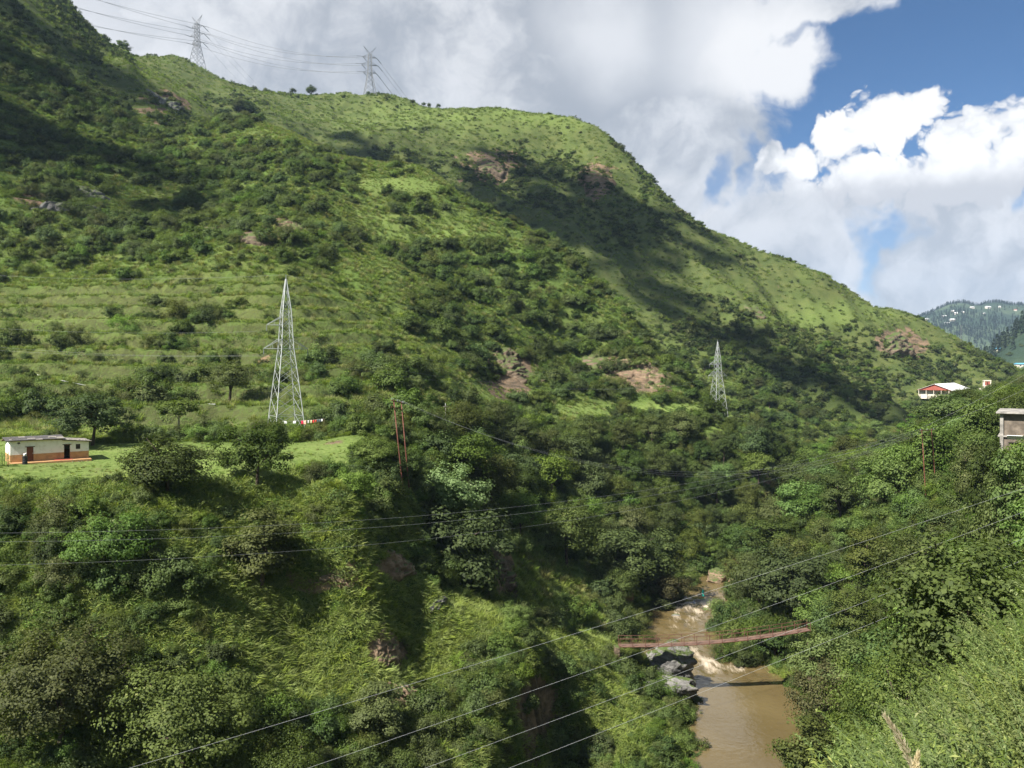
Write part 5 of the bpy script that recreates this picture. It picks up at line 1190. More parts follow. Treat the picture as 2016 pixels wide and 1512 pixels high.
# ------------------------------------------------------------------ washing by the pylon
lx0, ly0, lz0 = W(556, 838, 132); lx1, ly1, lz1 = W(636, 838, 133)
def post(px, Y, name='clothes_post'):
    x = (px - CX) / FPX * Y; z = gzf(x, Y); o = obj(name, tube_mesh(name, [(0, 0, -.4), (0, 0, .9), (0, 0, 1.75)], [.05, .045, .04], 'wood', 6), None, (x, Y, z)); return (x, Y, z + 1.7)
pA = post(552, 131.5); meta(bpy.context.scene.objects['clothes_post'], 'wooden post at the left end of the washing line', 'post')
pB = post(638, 131.5); meta(bpy.context.scene.objects['clothes_post.001'], 'wooden post at the right end of the washing line', 'post')
wire('clothes_line', pA, pB, 0.12, .012, 'pipe', 'washing line strung in front of the grey pylon', None, 20, 'rope')
WASH = [(562, .7, .6, (.75, .75, .75), 'white shirt at the left end'), (580, .7, .65, (.72, .73, .75), 'second white garment from the left'), (595, .55, .85, (.62, .03, .08), 'dark red garment beside the peach cloth'), (600.5, .6, 1.0, (.80, .48, .34), 'large peach cloth in the middle'),
        (607, .35, .7, (.6, .6, .58), 'pale grey towel right of the peach cloth'), (612.5, .3, .8, (.75, .68, .42), 'pale yellow towel'), (617, .38, .75, (.62, .06, .05), 'bright red shirt'), (621.5, .32, .7, (.55, .08, .05), 'second red shirt'), (626, .4, .75, (.07, .08, .10), 'black trousers'), (630, .3, .6, (.12, .16, .2), 'dark blue cloth'), (634, .36, .6, (.74, .74, .74), 'small white cloth at the right end')]
for i, (px, w_, h_, c_, lab) in enumerate(WASH):
    kx = (px - 552) / 86.0; p_ = Vector(pA).lerp(Vector(pB), kx); p_.z -= 4 * .12 * kx * (1 - kx)
    V = []; nx = 7; w_ *= .6; h_ *= .68
    for a in range(nx):
        for b in range(5):
            xx = (a / (nx - 1) - .5) * w_ * (1 + .12 * b / 4); V.append((xx, .03 + .05 * math.sin(a * 1.9 + i) * b / 4, -h_ * b / 4))
    Fs = [(a * 5 + b, (a + 1) * 5 + b, (a + 1) * 5 + b + 1, a * 5 + b + 1) for a in range(nx - 1) for b in range(4)]
    mt = plain_mat('cloth_%02d' % i, c_, 0.9); o = obj('garment', mesh_from('garment', np.array(V), Fs, mt, True), None, (p_.x, p_.y - .02, p_.z)); o.modifiers.new('cloth', 'SOLIDIFY').thickness = .012
    meta(o, lab + ' of the washing line', 'clothes', 'washing by the pylon')

# ------------------------------------------------------------------ pipes on the terraces
for (pts, lab) in (([(75, 741), (120, 752), (170, 765)], 'pale pipe slanting down the terraces above the house'), ([(298, 795), (350, 797), (425, 800)], 'pale pipe lying level along the terrace left of the pylon')):
    P3 = []
    for (a, b) in pts:
        x, y, z = hit(a, b, 120, 260); P3.append((x, y - .3, z + .35))
    o = obj('water_pipe', tube_mesh('water_pipe', P3, .06, 'pipe', 8)); meta(o, lab, 'pipe')

# ------------------------------------------------------------------ the red footbridge
pl, pr = Vector(W(1219, 1270, 118)), Vector(W(1592, 1238, 119.5))
NPAN = 15
def deck_at(t_):
    p_ = pl.lerp(pr, t_); p_.z -= 4 * 0.65 * t_ * (1 - t_); return p_
e = empty('suspension_footbridge', pl, 0, 'narrow red-brown suspension footbridge over the muddy river', 'bridge')
ax_ = (pr - pl); ax_.z = 0; ax_.normalize(); nrm_ = Vector((-ax_.y, ax_.x, 0)); HW = .62
for i in range(NPAN):
    a, b = deck_at(i / NPAN) - pl, deck_at((i + 1) / NPAN) - pl; g_ = ax_ * .015
    V = [a + g_ - nrm_ * HW, b - g_ - nrm_ * HW, b - g_ + nrm_ * HW, a + g_ + nrm_ * HW]; V += [v - Vector((0, 0, .07)) for v in V]
    obj('deck_panel', mesh_from('deck_panel', np.array([tuple(v) for v in V]), [(0, 1, 2, 3), (7, 6, 5, 4), (0, 4, 5, 1), (1, 5, 6, 2), (2, 6, 7, 3), (3, 7, 4, 0)], M['deck']), e)
for s_ in (-1, 1):
    side = nrm_ * HW * s_ * 1.04
    for i in range(NPAN + 1):
        a = deck_at(i / NPAN) - pl + side; bar('post', e, a - Vector((0, 0, .18)), a + Vector((0, 0, 1.15)), .07, 'rust')
        if s_ == 1: bar('cross_beam', e, a - Vector((0, 0, .12)) - nrm_ * HW * 2.08, a - Vector((0, 0, .12)), .09, 'rust')
    for dz, r_ in ((1.15, .035), (.58, .02), (-.06, .05)):
        obj('handrail' if dz > 0 else 'deck_cable', tube_mesh('handrail', [deck_at(i / NPAN) - pl + side + Vector((0, 0, dz)) for i in range(NPAN + 1)], r_, 'rust', 5), e)
for (pp, sg) in ((pl, -1), (pr, 1)):
    c_ = pp + ax_ * sg * .34 - pl; gzz = gzf(pp.x, pp.y) - pl.z
    box('abutment', e, (c_.x, c_.y, min(gzz, -1.0) - .6), (.7, 1.3, -.14 - (min(gzz, -1.0) - .6)), 'rock', .05, math.atan2(ax_.y, ax_.x))

# ------------------------------------------------------------------ the person by the rapids
px_, py_, pz_ = W(1384, 1188, 165.5); pz_ = max(gzf(px_, py_), float(river_at(np.array([px_]), np.array([py_]))[1][0]) - 0.25)
def skin_figure(verts, edges, rad, mat, name):
    me = bpy.data.meshes.new(name); me.from_pydata(verts, edges, []); o = bpy.data.objects.new(name, me); col.objects.link(o)
    o.modifiers.new('s', 'SKIN'); sv = me.skin_vertices[0].data
    for i, r_ in enumerate(rad): sv[i].radius = (r_, r_)
    sv[0].use_root = True
    o.modifiers.new('ss', 'SUBSURF').levels = 2; o.modifiers['ss'].render_levels = 2
    me.materials.append(mat); return o
M['skin'] = plain_mat('brown_skin', (0.20, 0.11, 0.07), 0.6); M['hair'] = plain_mat('dark_hair', (0.012, 0.010, 0.009), 0.5); M['turq'] = plain_mat('turquoise_cloth', (0.04, 0.55, 0.42), 0.85)
e = empty('person', (px_, py_, pz_), R(-35), 'person in turquoise clothes standing at the edge of the rapids', 'person')
bv = [(0, 0, .88), (0, .02, 1.08), (0, .04, 1.30), (0, .01, 1.42), (0, -.02, 1.50), (0, -.03, 1.60), (.09, 0, .84), (.11, -.02, .46), (.11, .02, .08), (.11, -.12, .03), (-.09, 0, .84), (-.12, -.06, .46), (-.12, -.02, .08), (-.12, -.16, .03), (.18, .02, 1.33), (.25, -.02, 1.06), (.20, -.20, .90), (.18, -.27, .86), (-.18, .02, 1.33), (-.26, -.02, 1.06), (-.20, -.22, .92), (-.18, -.29, .88)]
be = [(0, 1), (1, 2), (2, 3), (3, 4), (4, 5), (0, 6), (6, 7), (7, 8), (8, 9), (0, 10), (10, 11), (11, 12), (12, 13), (2, 14), (14, 15), (15, 16), (16, 17), (2, 18), (18, 19), (19, 20), (20, 21)]
br = [.13, .12, .13, .055, .085, .075, .085, .06, .04, .035, .085, .06, .04, .035, .055, .042, .03, .025, .055, .042, .03, .025]
o = skin_figure(bv, be, br, M['skin'], 'body'); o.parent = e
def ring_cloth(name, levels, mat):
    V = []; Fs = []; k = 16
    for (z_, rx_, ry_, oy) in levels:
        for j in range(k): V.append((rx_ * math.cos(6.28318 * j / k), oy + ry_ * math.sin(6.28318 * j / k) , z_))
    for i in range(len(levels) - 1):
        for j in range(k): Fs.append((i * k + j, i * k + (j + 1) % k, (i + 1) * k + (j + 1) % k, (i + 1) * k + j))
    o = obj(name, mesh_from(name, np.array(V), Fs, M[mat], True), e); return o
ring_cloth('tunic', [(.42, .27, .22, -.01), (.70, .22, .19, 0), (.95, .185, .165, .01), (1.15, .185, .16, .03), (1.32, .215, .15, .035), (1.41, .10, .09, .02)], 'turq')
ring_cloth('shawl', [(1.05, .29, .20, .04), (1.30, .255, .18, .04), (1.46, .13, .125, .01), (1.62, .125, .125, .01), (1.70, .08, .08, 0), (1.715, .01, .01, 0)], 'turq')
obj('hair', lathe_mesh('hair', [(.02, 1.50), (.085, 1.53), (.096, 1.60), (.07, 1.67), (.01, 1.695)], 'hair', 14), e, (0, .0, 0))

# ------------------------------------------------------------------ red-roofed shed, small tower, concrete house
def shed():
    x, y, z = W(1840, 769, 530); z = max((HY - 771) / FPX * 530, gzf(x, y) - .3)
    e = empty('shed', (x, y, z - 1.7), R(48), 'long shed with a red gable front and a bright white roof', 'shed')
    Wd, Ln, eh, rh = 19.0, 46.0, 2.8, 6.4
    # gable end faces local -x, ridge runs along x
    box('wall', e, (Ln / 2, 0, -3), (Ln - .4, Wd - .6, eh + 3), 'cream')
    g = [(-.05, -Wd / 2, eh), (-.05, Wd / 2, eh), (-.05, 0, rh)]; g += [(a + .2, b, c) for a, b, c in g]
    obj('gable', mesh_from('gable', g, [(0, 2, 1), (3, 4, 5), (0, 1, 4, 3), (1, 2, 5, 4), (2, 0, 3, 5)], M['redsheet']), e)
    box('awning', e, (-1.0, 0, eh - .15), (2.6, Wd + 1, .14), 'redsheet')
    for s_ in (-1, 1):
        v = [(-.9, 0, rh + .12), (Ln, 0, rh + .12), (Ln, s_ * (Wd / 2 + .8), eh - .2), (-.9, s_ * (Wd / 2 + .8), eh - .2)]; v += [(a, b, c + .1) for a, b, c in v]
        ro = obj('roof', mesh_from('roof', v, [(3, 2, 1, 0), (4, 5, 6, 7), (0, 1, 5, 4), (1, 2, 6, 5), (2, 3, 7, 6), (3, 0, 4, 7)], M['whitesheet']), e)
        for i in range(12): bar('roof_rib', ro, (1 + i * 2.8, 0, rh + .23), (1 + i * 2.8, s_ * (Wd / 2 + .8), eh - .09), .08, 'whitesheet')
    for i in range(5): box('post', e, (-2.0, -Wd / 2 + .6 + i * (Wd - 1.2) / 4, -1), (.3, .3, eh + .8), 'cream')
shed()
x, y, z = W(1943, 767, 485)
e = empty('water_tower', (x, y, z - .6), R(-20), 'small cream tower with red panels beside the shed', 'tower')
for sx0 in (-1, 1):
    for sy0 in (-1, 1): box('pillar', e, (sx0 * 1.6, sy0 * 1.6, -1), (.5, .5, 7.0), 'cream')
for zz in (.4, 2.6, 5.6): box('beam', e, (0, 0, zz), (3.9, 3.9, .5), 'cream')
for xx in (-.75, .75): box('panel', e, (xx, -1.62, 3.2), (1.1, .16, 2.2), 'redsheet'); box('panel', e, (xx, 1.62, 3.2), (1.1, .16, 2.2), 'redsheet')
for xx in (-2.9, 2.8): box('side_wall', e, (xx, 0, -1), (2.2, 2.6, 2.4), 'cream', .05)
x, y, z = W(1966, 880, 112); ch = empty('concrete_house', (x, y, -17.5), R(-33), 'unfinished grey concrete house at the right edge above the trees', 'house')
top = W(1966, 811, 112)[2] + 17.5
box('wall', ch, (9.0, 5.0, -3), (17.6, 9.6, top - 3.35 + 3), 'plaster'); wl_ = box('wall', ch, (9.0, 5.2, top - 3.2), (17.0, 9.4, 3.0), 'plaster')
box('roof_slab', ch, (9.0, 5.0, top - .2), (18.6, 10.8, .22), 'concrete', .02); box('floor_slab', ch, (9.0, 5.0, top - 3.36), (18.2, 10.2, .2), 'concrete', .02)
for xx in (.35, 3.6, 7.2, 10.8): box('pillar', ch, (xx, .35, top - 3.16), (.4, .4, 2.96), 'concrete'); box('pillar', ch, (xx, .06, -3), (.4, .4, top - .36), 'concrete')
w_ = box('window', ch, (2.0, .16, 1.6), (1.1, .12, 1.3), 'dark')
for xx in (-.3, .3): box('window_bar', w_, (xx, -.08, 0), (.05, .04, 1.3), 'rust')
w_ = box('window', ch, (5.4, .44, top - 2.3), (1.3, .12, 1.3), 'dark')
o = obj('roof_sheet', box_mesh('roof_sheet', (2.6, .06, .9), 'whitesheet'), ch, (2.3, -.25, top - 3.6)); o.rotation_euler = (0.9, 0, 0)
bar('roof_pipe', ch, (3.0, 0.1, top + .16), (9, .1, top + .22), .14, 'cream')

# ------------------------------------------------------------------ trodden footpaths
t = NT('trodden_earth'); n_ = t.noise(t.pos(), 2.0, 5, 0.6); c = t.mix(t.ss(n_, 0.35, 0.7), (0.27, 0.185, 0.11), (0.17, 0.125, 0.07)); M['earth'] = t.done(c, 0.95, t.bump(n_, .5, .08), .1)
def footpath(pts, w, name='footpath'):
    P = [hit(a, b, 60, 400) for a, b in pts]; Q = []
    for (x0, y0, z0), (x1, y1, z1) in zip(P[:-1], P[1:]):
        m = max(2, int(math.hypot(x1 - x0, y1 - y0) / .5))
        for i in range(m): Q.append((x0 + (x1 - x0) * i / m, y0 + (y1 - y0) * i / m))
    Q = np.array(Q); Q += np.stack([fbm(Q[:, 0], Q[:, 1], 5, 2, .5, 1), fbm(Q[:, 1], Q[:, 0], 5, 2, .5, 2)], 1) * .5
    d = np.gradient(Q, axis=0); nn = unit(np.stack([-d[:, 1], d[:, 0]], 1)); V = []; Fs = []
    for k in (-1, -.4, .4, 1):
        R_ = Q + nn * (w * .5 * k * (1 + .3 * fbm(Q[:, 0], Q[:, 1], 2, 2, .5, 3)))[:, None]; V.append(np.stack([R_[:, 0], R_[:, 1], gz(R_[:, 0], R_[:, 1]) + (.10 if abs(k) < .9 else -.08)], 1))
    n = len(Q); V = np.concatenate(V)
    for k in range(3):
        for i in range(n - 1): Fs.append((k * n + i, k * n + i + 1, (k + 1) * n + i + 1, (k + 1) * n + i))
    o = obj(name, mesh_from(name, V, np.array(Fs), M['earth'], True)); meta(o, kind='structure')
footpath([(700, 812), (735, 800), (770, 788)], 1.3); footpath([(690, 745), (720, 738), (745, 727), (762, 712)], 1.2); footpath([(662, 990), (672, 972), (668, 955), (680, 940)], 1.0); footpath([(505, 716), (530, 705), (560, 697)], 1.0)
footpath([(560, 1140), (610, 1150), (680, 1152), (740, 1160)], 1.1)
# ------------------------------------------------------------------ the far blue mountain and the spur before it
def sheet(name, xs, ys, fz, mat):
    X, Y = np.meshgrid(xs, ys); Zq = fz(X, Y); i = np.arange(X.size).reshape(X.shape)
    Fq = np.stack([i[:-1, :-1].ravel(), i[:-1, 1:].ravel(), i[1:, 1:].ravel(), i[1:, :-1].ravel()], 1)
    o = obj(name, mesh_from(name, np.stack([X.ravel(), Y.ravel(), Zq.ravel()], 1), Fq, mat, True)); meta(o, kind='structure'); return o
t = NT('far_slopes'); p = t.pos(); a1 = t.noise(p, 0.004, 6, 0.6); a2 = t.noise(p, 0.03, 5, 0.6)
c = t.mix(t.ss(a1, 0.40, 0.62), (0.030, 0.052, 0.030), (0.075, 0.105, 0.055)); c = t.mix(t.math('MULTIPLY', t.ss(a2, 0.5, 0.7), 0.7), c, (0.022, 0.040, 0.018))
c = t.mix(t.math('MULTIPLY', t.ss(a2, 0.66, 0.74), t.ss(a1, 0.5, 0.6)), c, (0.20, 0.17, 0.11))
M['far'] = t.done(c, 0.95, t.bump(a2, 0.8, 12), 0.1)
sk = np.array([(1400, 700), (1600, 668), (1740, 645), (1790, 634), (1830, 617), (1868, 600), (1895, 597), (1925, 603), (1948, 598), (1962, 597), (1985, 601), (2016, 603), (2080, 590), (2200, 560), (2500, 520), (2900, 560)], float)
def far_z(X, Y):
    px = CX + FPX * X / Y; crest_ = (HY - np.interp(px, sk[:, 0], sk[:, 1])) / FPX * 4000
    k = np.where(Y < 4000, sstep(2500, 4000, Y) ** 0.85, 1 - 0.8 * sstep(4000, 5400, Y))
    n_ = fbm(X, Y, 700, 5, 0.5, 1) * 60 + (1 - np.abs(fbm(X, Y, 900, 4, 0.5, 3)) * 2) * 50 - 25
    return -70 + (crest_ + 70) * k + n_ * np.minimum(k, 1) * (1 - np.exp(-((Y - 4000) / 450) ** 2) * .93) + fbm(X, Y, 90, 3, 0.5, 5) * 5
sheet('far_mountain', np.linspace(900, 5200, 330), np.linspace(2450, 5400, 210), far_z, M['far'])
spx = np.array([(1850, 740), (1930, 722), (1948, 705), (1962, 690), (1985, 668), (2016, 640), (2100, 590), (2300, 520), (2700, 500)], float)
def spur_z(X, Y):
    px = CX + FPX * X / Y; crest_ = (HY - np.interp(px, spx[:, 0], spx[:, 1])) / FPX * 1500
    k = np.where(Y < 1500, sstep(1080, 1500, Y) ** 0.8, 1 - 0.7 * sstep(1500, 2300, Y))
    return -60 + (crest_ + 60) * k + fbm(X, Y, 180, 5, 0.5, 2) * 10 * (1 - np.exp(-((Y - 1500) / 120) ** 2) * .9)
sheet('far_spur', np.linspace(560, 2400, 220), np.linspace(1060, 2300, 150), spur_z, M['far'])
pl_ = sheet('valley_floor', np.linspace(-9000, 9000, 8), np.linspace(-6000, 12000, 8), lambda X, Y: np.full(X.shape, -78.0), M['far'])
M['pine'] = leaf_mat('pine', (0.012, 0.024, 0.012), (0.030, 0.050, 0.022), (0.05, 0.07, 0.03))
def make_pine(seed, h=10.0):
    r = np.random.default_rng(seed); n = 90; tt = r.random(n); a = r.random(n) * 6.283; q = (1 - tt) * 2.0 + .25
    P = np.stack([np.cos(a) * q * .6, np.sin(a) * q * .6, h * (.12 + .88 * tt)], 1); N = np.stack([np.cos(a), np.sin(a), np.full(n, .8)], 1) + r.normal(size=(n, 3)) * .3
    V, Fq, lv = leaf_cloud(P, N, r.uniform(1.0, 1.9, n), .6, r); return mesh_from('pine', V, Fq, M['pine'], False, {'lv': lv})
PINES = [make_pine(500 + i) for i in range(3)]
n = 5200; Yp = rng.uniform(2900, 4080, n); pxx = rng.uniform(1780, 2060, n); Xp = (pxx - CX) / FPX * Yp; Zp = far_z(Xp, Yp)
top_ = np.abs(Yp - 4000) < 45; ok = (rng.random(n) < np.clip(.35 + fbm(Xp, Yp, 260, 3, .5, 4), .05, 1)) | top_
scatter('forest', PINES, Xp[ok], Yp[ok], Zp[ok] - 1, rng.uniform(1.0, 1.9, ok.sum()), 'dark pines scattered over the far blue mountain', 'forest', .04)
n = 420; pxx = rng.uniform(1785, 2040, n); Yp = rng.uniform(3965, 4010, n); Xp = (pxx - CX) / FPX * Yp
ok = rng.random(n) < np.clip(.55 + fbm(Xp, Yp, 120, 3, .5, 2), 0.1, 1)
scatter('forest', PINES, Xp[ok], Yp[ok], far_z(Xp[ok], Yp[ok]) - 1, rng.uniform(0.9, 2.2, ok.sum()), 'line of pines along the crest of the far mountain', 'forest', .03)
n = 1500; Yp = rng.uniform(1150, 1540, n); pxx = rng.uniform(1935, 2060, n); Xp = (pxx - CX) / FPX * Yp; ok = rng.random(n) < np.clip(.3 + fbm(Xp, Yp, 90, 3, .5, 4) * 1.4, .0, 1)
scatter('forest', FSHRUBS + PINES[:1], Xp[ok], Yp[ok], spur_z(Xp[ok], Yp[ok]) - 1, rng.uniform(1.0, 3.2, ok.sum()), 'trees dotted over the green spur at the right edge', 'forest', .05)
# houses on the far slopes
def far_hit(px, py, fz, y0, y1):
    u, v = (px - CX) / FPX, (HY - py) / FPX; yy = np.arange(y0, y1, 4.0); d = fz(u * yy, yy) - v * yy; k = np.nonzero(d >= 0)[0]; Y = yy[k[0]] if len(k) else yy[np.argmax(d)]
    return u * Y, Y, float(fz(np.array([u * Y]), np.array([Y]))[0])
def hill_house(px, py, w_, h_, fz, y0, y1, roof, label, group, wallm='cream'):
    x, y, z = far_hit(px, py, fz, y0, y1); k = y / FPX; w_, h_ = w_ * k, h_ * k; d_ = w_ * .7
    e = empty('hill_house', (x, y, z - 1), random.uniform(-.4, .4), label, 'house', group)
    box('wall', e, (0, 0, -2), (w_, d_, h_ * .7 + 3), wallm)
    b = h_ * .7 + .9; v = [(-w_ * .56, -d_ * .58, b), (w_ * .56, -d_ * .58, b), (w_ * .56, 0, b + h_ * .4), (-w_ * .56, 0, b + h_ * .4), (-w_ * .56, d_ * .58, b), (w_ * .56, d_ * .58, b)]
    obj('roof', mesh_from('roof', v, [(0, 1, 2, 3), (3, 2, 5, 4), (0, 3, 4), (1, 5, 2), (0, 4, 5, 1)], M[roof]), e)
    for i in (-1, 1): box('window', e, (i * w_ * .22, -d_ * .5, h_ * .2 + .6), (w_ * .14, .3, h_ * .3), 'dark')
for (px, py, w_, h_, rf_, lab) in ((1825, 630, 6, 3, 'whitesheet', 'pale house lowest on the left of the far mountain'), (1859, 624, 7, 3, 'whitesheet', 'wide pale house on the upper left of the far mountain'), (1876, 614, 5, 3, 'whitesheet', 'tiny pale house highest on the left of the far mountain'), (1882, 619, 5, 4, 'whitesheet', 'square white house near the middle of the far mountain'),
        (1896, 616, 4, 3, 'whitesheet', 'small white house under the first summit'), (1914, 607, 7, 3, 'whitesheet', 'white house on the saddle of the far mountain'), (1945, 607, 9, 4, 'whitesheet', 'largest white house under the second summit'), (1875, 632, 9, 4, 'whitesheet', 'long white building on the middle slope'),
        (1864, 638, 8, 3, 'whitesheet', 'white building just below the long one'), (1938, 618, 4, 2, 'whitesheet', 'small pale hut below the largest white house'), (1968, 606, 4, 3, 'whitesheet', 'pale hut right of the second summit'), (1999, 612, 5, 3, 'redsheet', 'reddish house at the right end of the far mountain')):
    hill_house(px, py, w_, h_, far_z, 2500, 4100, rf_, lab, 'houses on the far mountain')
for (px, py, w_, h_, rf_, lab) in ((1966, 690, 16, 5, 'bluesheet', 'blue-roofed house on the green spur'), (1955, 696, 8, 4, 'whitesheet', 'small pale house left of the blue-roofed one'), (1967, 676, 7, 3, 'whitesheet', 'white hut above the blue-roofed house'), (2009, 722, 18, 6, 'bluesheet', 'pale blue long building at the right edge'), (1984, 742, 7, 6, 'whitesheet', 'pale house low in the valley at the right')):
    hill_house(px, py, w_, h_, spur_z, 1090, 1560, rf_, lab, 'houses on the green spur')
# ------------------------------------------------------------------ plants by the camera
M['fresh'] = leaf_mat('fresh_green', (0.085, 0.122, 0.028), (0.200, 0.250, 0.068), (0.30, 0.33, 0.12), 0.03, 0.5, 0.3)
FEATH = [make_feathery(600 + i, 30, 1.25 + .12 * i, 'fresh') for i in range(4)]
NEARP = [(1740, 1560), (1800, 1460), (1870, 1395), (1935, 1310), (1985, 1225), (2090, 1150), (2120, 1600), (1780, 1700)]
x = rng.uniform(2, 20, 9000); y = rng.uniform(5, 26, 9000); z = gz(x, y); px, py = PX(x, y, z + 0.9)
ok = in_poly(px, py, NEARP) & (px < 2110) & (py < 1660); got = []
for i in np.nonzero(ok)[0]:
    if all((x[i] - a) ** 2 + (y[i] - b) ** 2 > 0.52 ** 2 for a, b in got):
        got.append((x[i], y[i])); k = len(got) % 4
        lv_, st_ = FEATH[k]; e = empty('feathery_plant', (x[i], y[i], z[i]), random.random() * 6.28, 'light green feathery plant on the bank in the lower right corner', 'plant', 'feathery plants in the lower right corner')
        s = random.uniform(.65, 1.0); e.scale = (s * 1.1, s * 1.1, s); obj('leaves', lv_, e); obj('stems', st_, e)
    if len(got) >= 190: break
print('feathery', len(got))
M['straw'] = leaf_mat('straw', (0.45, 0.39, 0.25), (0.66, 0.58, 0.40), (0.75, 0.67, 0.5), 0.01, 0.7, 0.1)
def plume(px, py, Y, h, lean, label):
    x, y, z = W(px, py, Y); e = empty('grass_plume', (x, y, z - h * 1.2), 0, label, 'grass plume', 'grass plumes')
    top = Vector((lean * h, 0, h)); o0 = h * 1.2
    pts = [Vector((-lean * .4 * h, 0, -.2)), Vector((0, 0, o0)), Vector((lean * .6 * h, 0, o0 + h * .55)), Vector((lean * 1.25 * h, 0, o0 + h))]
    obj('stalk', tube_mesh('stalk', pts, [.008, .006, .004, .002], 'stalk', 5), e)
    r = np.random.default_rng(int(px)); n = 620; tt = r.random(n) ** .8
    B = np.array([tuple(pts[1].lerp(pts[3], float(q)) + Vector((-lean * h * .12 * math.sin(q * 3.14), 0, 0))) for q in tt]); ax = np.array(tuple((pts[3] - pts[1]).normalized()))
    a = unit(r.normal(size=(n, 3))); wdt = h * .085 * np.sin(np.clip(tt * 2.6 + .35, 0, 3.1))[:, None]
    P = B + a * wdt * r.random((n, 1)); V = []; Fq = []
    d = unit(ax + a * .35); s = unit(np.cross(d, r.normal(size=(n, 3)))) * .004; L = h * r.uniform(.05, .10, (n, 1))
    V = np.stack([P - s, P + s, P + d * L + s * .3, P + d * L - s * .3], 1).reshape(-1, 3)
    obj('plume', mesh_from('plume', V, np.arange(4 * n).reshape(n, 4), M['straw'], False, {'lv': np.repeat(r.random(n), 4)}), e)
plume(1800, 1520, 7.6, .52, -.42, 'tall straw-coloured grass plume in front of the green slope')
plume(1790, 1600, 7.0, .50, .12, 'second straw-coloured grass plume low at the bottom edge')
# broad-leaved plants by the house
def corn(px, py, Y, label):
    x = (px - CX) / FPX * Y; e = empty('maize_plant', (x, Y, gzf(x, Y)), random.random() * 6, label, 'plant', 'maize by the house'); V = []; Fq = []; lv = []
    obj('stem', tube_mesh('stem', [(0, 0, -.1), (0, 0, .9), (.05, 0, 1.7)], [.03, .025, .015], 'stalk', 6), e)
    for i in range(11):
        a = i * 2.4; zb = .25 + i * .13; d = Vector((math.cos(a), math.sin(a), 0)); s = Vector((-d.y, d.x, 0)); ln = .75
        for q in range(4):
            t_ = q / 3; p_ = d * ln * t_ + Vector((0, 0, zb + .45 * t_ - .55 * t_ * t_)); w_ = .06 * (1 - t_ * .9) ; V += [p_ - s * w_, p_ + s * w_]; lv += [.3 + .5 * t_] * 2
            if q: b = len(V); Fq.append((b - 4, b - 3, b - 1, b - 2))
    obj('leaves', mesh_from('leaves', np.array([tuple(v) for v in V]), np.array(Fq), M['lush'], False, {'lv': np.array(lv)}), e)
for i, (px, Y) in enumerate(((2, 98), (9, 99), (14, 98), (-6, 97), (5, 96.5), (-14, 98), (17, 97))): corn(px, 0, Y, 'green maize plant at the left corner of the mud house')
# ------------------------------------------------------------------ clouds overhead, out of the picture, that shade parts of the hills
t = NT('cloud_vapour'); tr = t.n('ShaderNodeBsdfTransparent'); df = t.n('ShaderNodeBsdfDiffuse'); df.inputs[0].default_value = (.9, .9, .92, 1)
mx = t.n('ShaderNodeMixShader'); mx.inputs[0].default_value = 0.10; t.t.links.new(tr.outputs[0], mx.inputs[1]); t.t.links.new(df.outputs[0], mx.inputs[2])
oo = t.n('ShaderNodeOutputMaterial'); t.t.links.new(mx.outputs[0], oo.inputs[0]); M['cloud'] = t.m
bm = bmesh.new(); bmesh.ops.create_icosphere(bm, subdivisions=2, radius=1.0)
_cv = np.array([v.co[:] for v in bm.verts]); _cf = np.array([[v.index for v in f.verts] for f in bm.faces]); bm.free()
def cloud(spots, label, alt=900.0, n=44, seed=1):
    """puffs placed so that their shade falls on the given ground spots (photo column, row, distance, shade radius in metres)"""
    r = np.random.default_rng(seed); V = []; Fq = []; o_ = 0; S_ = np.array(tuple(SUN)); right = unit(np.cross(S_, [0, 0, 1.])[None, :])[0]; upv = np.cross(right, S_)
    for (px, py, Y, ra, rb) in spots:
        g = np.array(W(px, py, Y)); c = g + S_ * (alt - g[2]) / S_[2]
        for i in range(n):
            a = r.random() * 6.283; q = math.sqrt(r.random()); rad = r.uniform(.22, .45) * min(ra, rb) * (1.15 - .6 * q)
            cc = c + right * math.cos(a) * q * ra + upv * math.sin(a) * q * rb + S_ * r.uniform(-20, 20)
            v = _cv * (1 + .25 * noise3(_cv * 1.0 + i * 3.1, 1.2, i % 4)[:, None]) * rad
            V.append(v * np.array([1, 1, .7]) + cc); Fq.append(_cf + o_); o_ += len(_cv)
    o = obj('cloud', mesh_from('cloud', np.concatenate(V), np.concatenate(Fq), M['cloud'], True)); meta(o, label, 'cloud'); o['kind'] = 'stuff'; return o
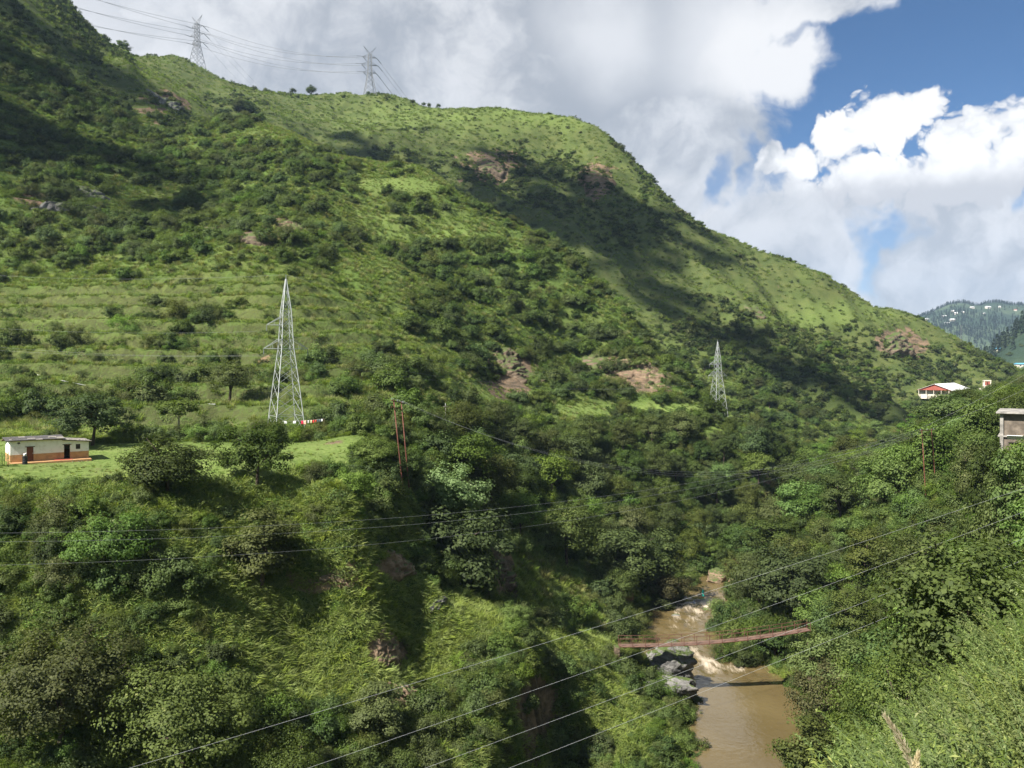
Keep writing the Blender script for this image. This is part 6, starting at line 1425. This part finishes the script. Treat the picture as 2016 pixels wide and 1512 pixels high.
cloud([(660, 285, 600, 70, 24), (770, 310, 605, 85, 32), (890, 345, 595, 85, 42), (1000, 390, 570, 85, 52), (1095, 450, 545, 75, 48), (1190, 520, 515, 65, 42), (1000, 315, 645, 110, 34), (1150, 365, 625, 90, 50), (1250, 440, 610, 60, 52)], 'unseen cloud placed to shade the hollow of the far hill', seed=1, n=46)
cloud([(60, 300, 320, 70, 50), (200, 330, 330, 70, 30), (40, 130, 430, 90, 70), (220, 200, 500, 70, 45), (330, 240, 480, 50, 30)], 'unseen cloud placed to shade the upper left hillside', seed=2, n=40)
cloud([(1560, 740, 480, 60, 45), (1690, 790, 460, 50, 35)], 'small unseen cloud placed to shade the far ravine', seed=3, n=40)
# ------------------------------------------------------------------ valley haze
me = box_mesh('haze', (13000, 9800, 830), None); hz_o = obj('haze', me, None, (600, 2600, -80)); meta(hz_o, kind='stuff')
mt = bpy.data.materials.new('valley_haze'); mt.use_nodes = True; nt_ = mt.node_tree; nt_.nodes.clear()
pv = nt_.nodes.new('ShaderNodeVolumePrincipled'); pv.inputs['Color'].default_value = (0.55, 0.74, 1.0, 1); pv.inputs['Density'].default_value = 0.00007; pv.inputs['Anisotropy'].default_value = 0.1
ou = nt_.nodes.new('ShaderNodeOutputMaterial'); nt_.links.new(pv.outputs[0], ou.inputs['Volume']); me.materials.append(mt)
# ------------------------------------------------------------------ things that still share a label are told apart by their order from the left
ORD = ['leftmost', 'second', 'third', 'fourth', 'fifth', 'sixth', 'seventh', 'eighth', 'ninth', 'tenth', 'eleventh', 'twelfth']
same = {}
for o in list(sc.objects):
    if o.parent is None and 'label' in o and o.get('kind') != 'stuff' and not o.get('group', '').startswith('feathery'): same.setdefault(o['label'], []).append(o)
for lab, lst in same.items():
    if len(lst) < 2 or len(lst) > 12: continue
    lst.sort(key=lambda o: o.location.x / max(o.location.y, 1) if o.location.length > 0 else sum(v.co.x / max(v.co.y, 1) for v in o.data.vertices) / len(o.data.vertices))
    for i, o in enumerate(lst):
        if i == 0: o['label'] = lab + ', leftmost such'
        elif i == len(lst) - 1: o['label'] = lab + ', rightmost such'
        else: o['label'] = lab + ', %s from left' % (ORD[i] if i < 12 else '%dth' % (i + 1))
